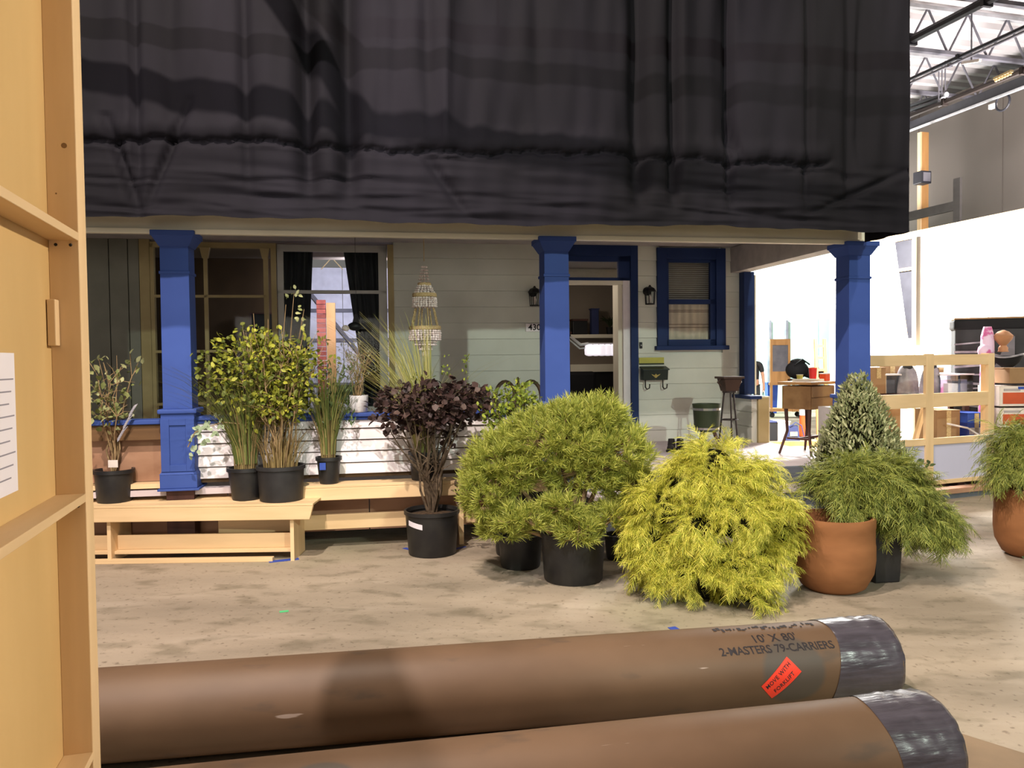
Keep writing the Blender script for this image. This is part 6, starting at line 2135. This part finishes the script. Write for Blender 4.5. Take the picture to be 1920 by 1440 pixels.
c = at(1411, 760, 19.5)
pn = thing('person', 'person in a dark t-shirt carrying a black bag past the pilaster', 'person', (c.x, 19.5, 0), math.pi * 0.85)
HS = 1.0
ch_ = [(None, (0, 0, 0.96), (0.15, 0.11)), (0, (0, 0, 1.12), (0.15, 0.105)), (1, (0, 0.0, 1.30), (0.17, 0.115)), (2, (0, 0, 1.46), (0.11, 0.08)), (3, (0, 0, 1.53), 0.055), (4, (0, 0.015, 1.60), 0.06), (5, (0, 0.025, 1.68), (0.075, 0.09)), (6, (0, 0.015, 1.76), (0.055, 0.07))]
for s in (-1, 1):
    i = len(ch_)
    dz = 0.10 * s
    ch_ += [(0, (s * 0.095, 0, 0.88), 0.085), (i, (s * 0.10, 0.08 * s, 0.50), 0.058), (i + 1, (s * 0.10, 0.13 * s - 0.04, 0.09), 0.040), (i + 2, (s * 0.105, 0.13 * s + 0.06, 0.035), 0.035), (i + 3, (s * 0.11, 0.13 * s + 0.15, 0.03), 0.03)]
    i = len(ch_)
    ch_ += [(3, (s * 0.19, 0, 1.43), 0.055), (i, (s * 0.25, -0.01, 1.14), 0.042), (i + 1, (s * 0.28, 0.06, 0.90), 0.030), (i + 2, (s * 0.285, 0.075, 0.83), (0.022, 0.038))]
    j = len(ch_) - 1
    for f_ in range(4):
        y_ = 0.045 + 0.02 * f_
        ch_ += [(j, (s * 0.288, y_ + 0.01, 0.775), 0.009), (len(ch_), (s * 0.27, y_ + 0.012, 0.745 + 0.004 * abs(f_ - 1)), 0.008), (len(ch_) + 1, (s * 0.25, y_ + 0.012, 0.765), 0.007)]
    ch_ += [(j, (s * 0.262, 0.125, 0.80), 0.010), (len(ch_), (s * 0.25, 0.125, 0.765), 0.008)]
skin_obj('body', ch_, M['skin'], pn, 2)
tee = [(None, (0, 0, 0.93), (0.168, 0.128)), (0, (0, 0, 1.12), (0.168, 0.122)), (1, (0, 0, 1.30), (0.188, 0.132)), (2, (0, 0, 1.45), (0.12, 0.09))]
for s in (-1, 1):
    i = len(tee)
    tee += [(3, (s * 0.19, 0, 1.435), 0.072), (i, (s * 0.235, -0.005, 1.22), 0.064)]
skin_obj('t_shirt', tee, M['tee'], pn, 2)
tr = [(None, (0, 0, 0.97), (0.16, 0.12))]
for s in (-1, 1):
    i = len(tr)
    tr += [(0, (s * 0.095, 0, 0.86), 0.10), (i, (s * 0.10, 0.08 * s, 0.50), 0.075), (i + 1, (s * 0.10, 0.13 * s - 0.04, 0.10), 0.062)]
skin_obj('trousers', tr, M['curtain'], pn, 2)
MB().ball((0, 0.0, 1.735), 0.085, 0.10, 0.085, 14, 8).build('hair', M['hair'], pn, smooth=True)
for s in (-1, 1):
    MB().ball((s * 0.028, 0.112, 1.69), 0.011, 0.006, 0.008, 8, 6).build('eye', M['hair'], pn)
    MB().ball((s * 0.082, 0.01, 1.68), 0.012, 0.022, 0.032, 8, 6).build('ear', M['skin'], pn)
    MB().ball((s * 0.108, 0.13 * s + 0.055, 0.035), 0.048, 0.13, 0.036, 12, 6).build('shoe', M['black'], pn, smooth=True)
MB().ball((0, 0.122, 1.665), 0.012, 0.018, 0.022, 8, 6).build('nose', M['skin'], pn)
MB().ball((0, 0.108, 1.625), 0.024, 0.008, 0.006, 8, 6).build('mouth', M['clay'], pn)
R_ = Matrix.Rotation(math.pi * 0.85, 4, 'Z')
hp_ = Vector((c.x, 19.5, 0)) + (R_ @ Vector((-0.268, 0.08, 0.745)))
hb = thing('hand_bag', 'black bag hanging from the hand of the person in the t-shirt', 'bag', (hp_.x, hp_.y, 0.745), math.pi * 0.85)
MB().tube([(0, 0.10, -0.14), (0, 0.06, -0.01), (0, 0.0, 0.012), (0, -0.06, -0.01), (0, -0.10, -0.14)], 0.010, 6).build('handle', M['black'], hb)
MB().taper(-0.05, 0.05, -0.16, 0.16, -0.42, -0.13, -0.01, -0.03).build('body', M['fabric_black'], hb, bevel=0.03)
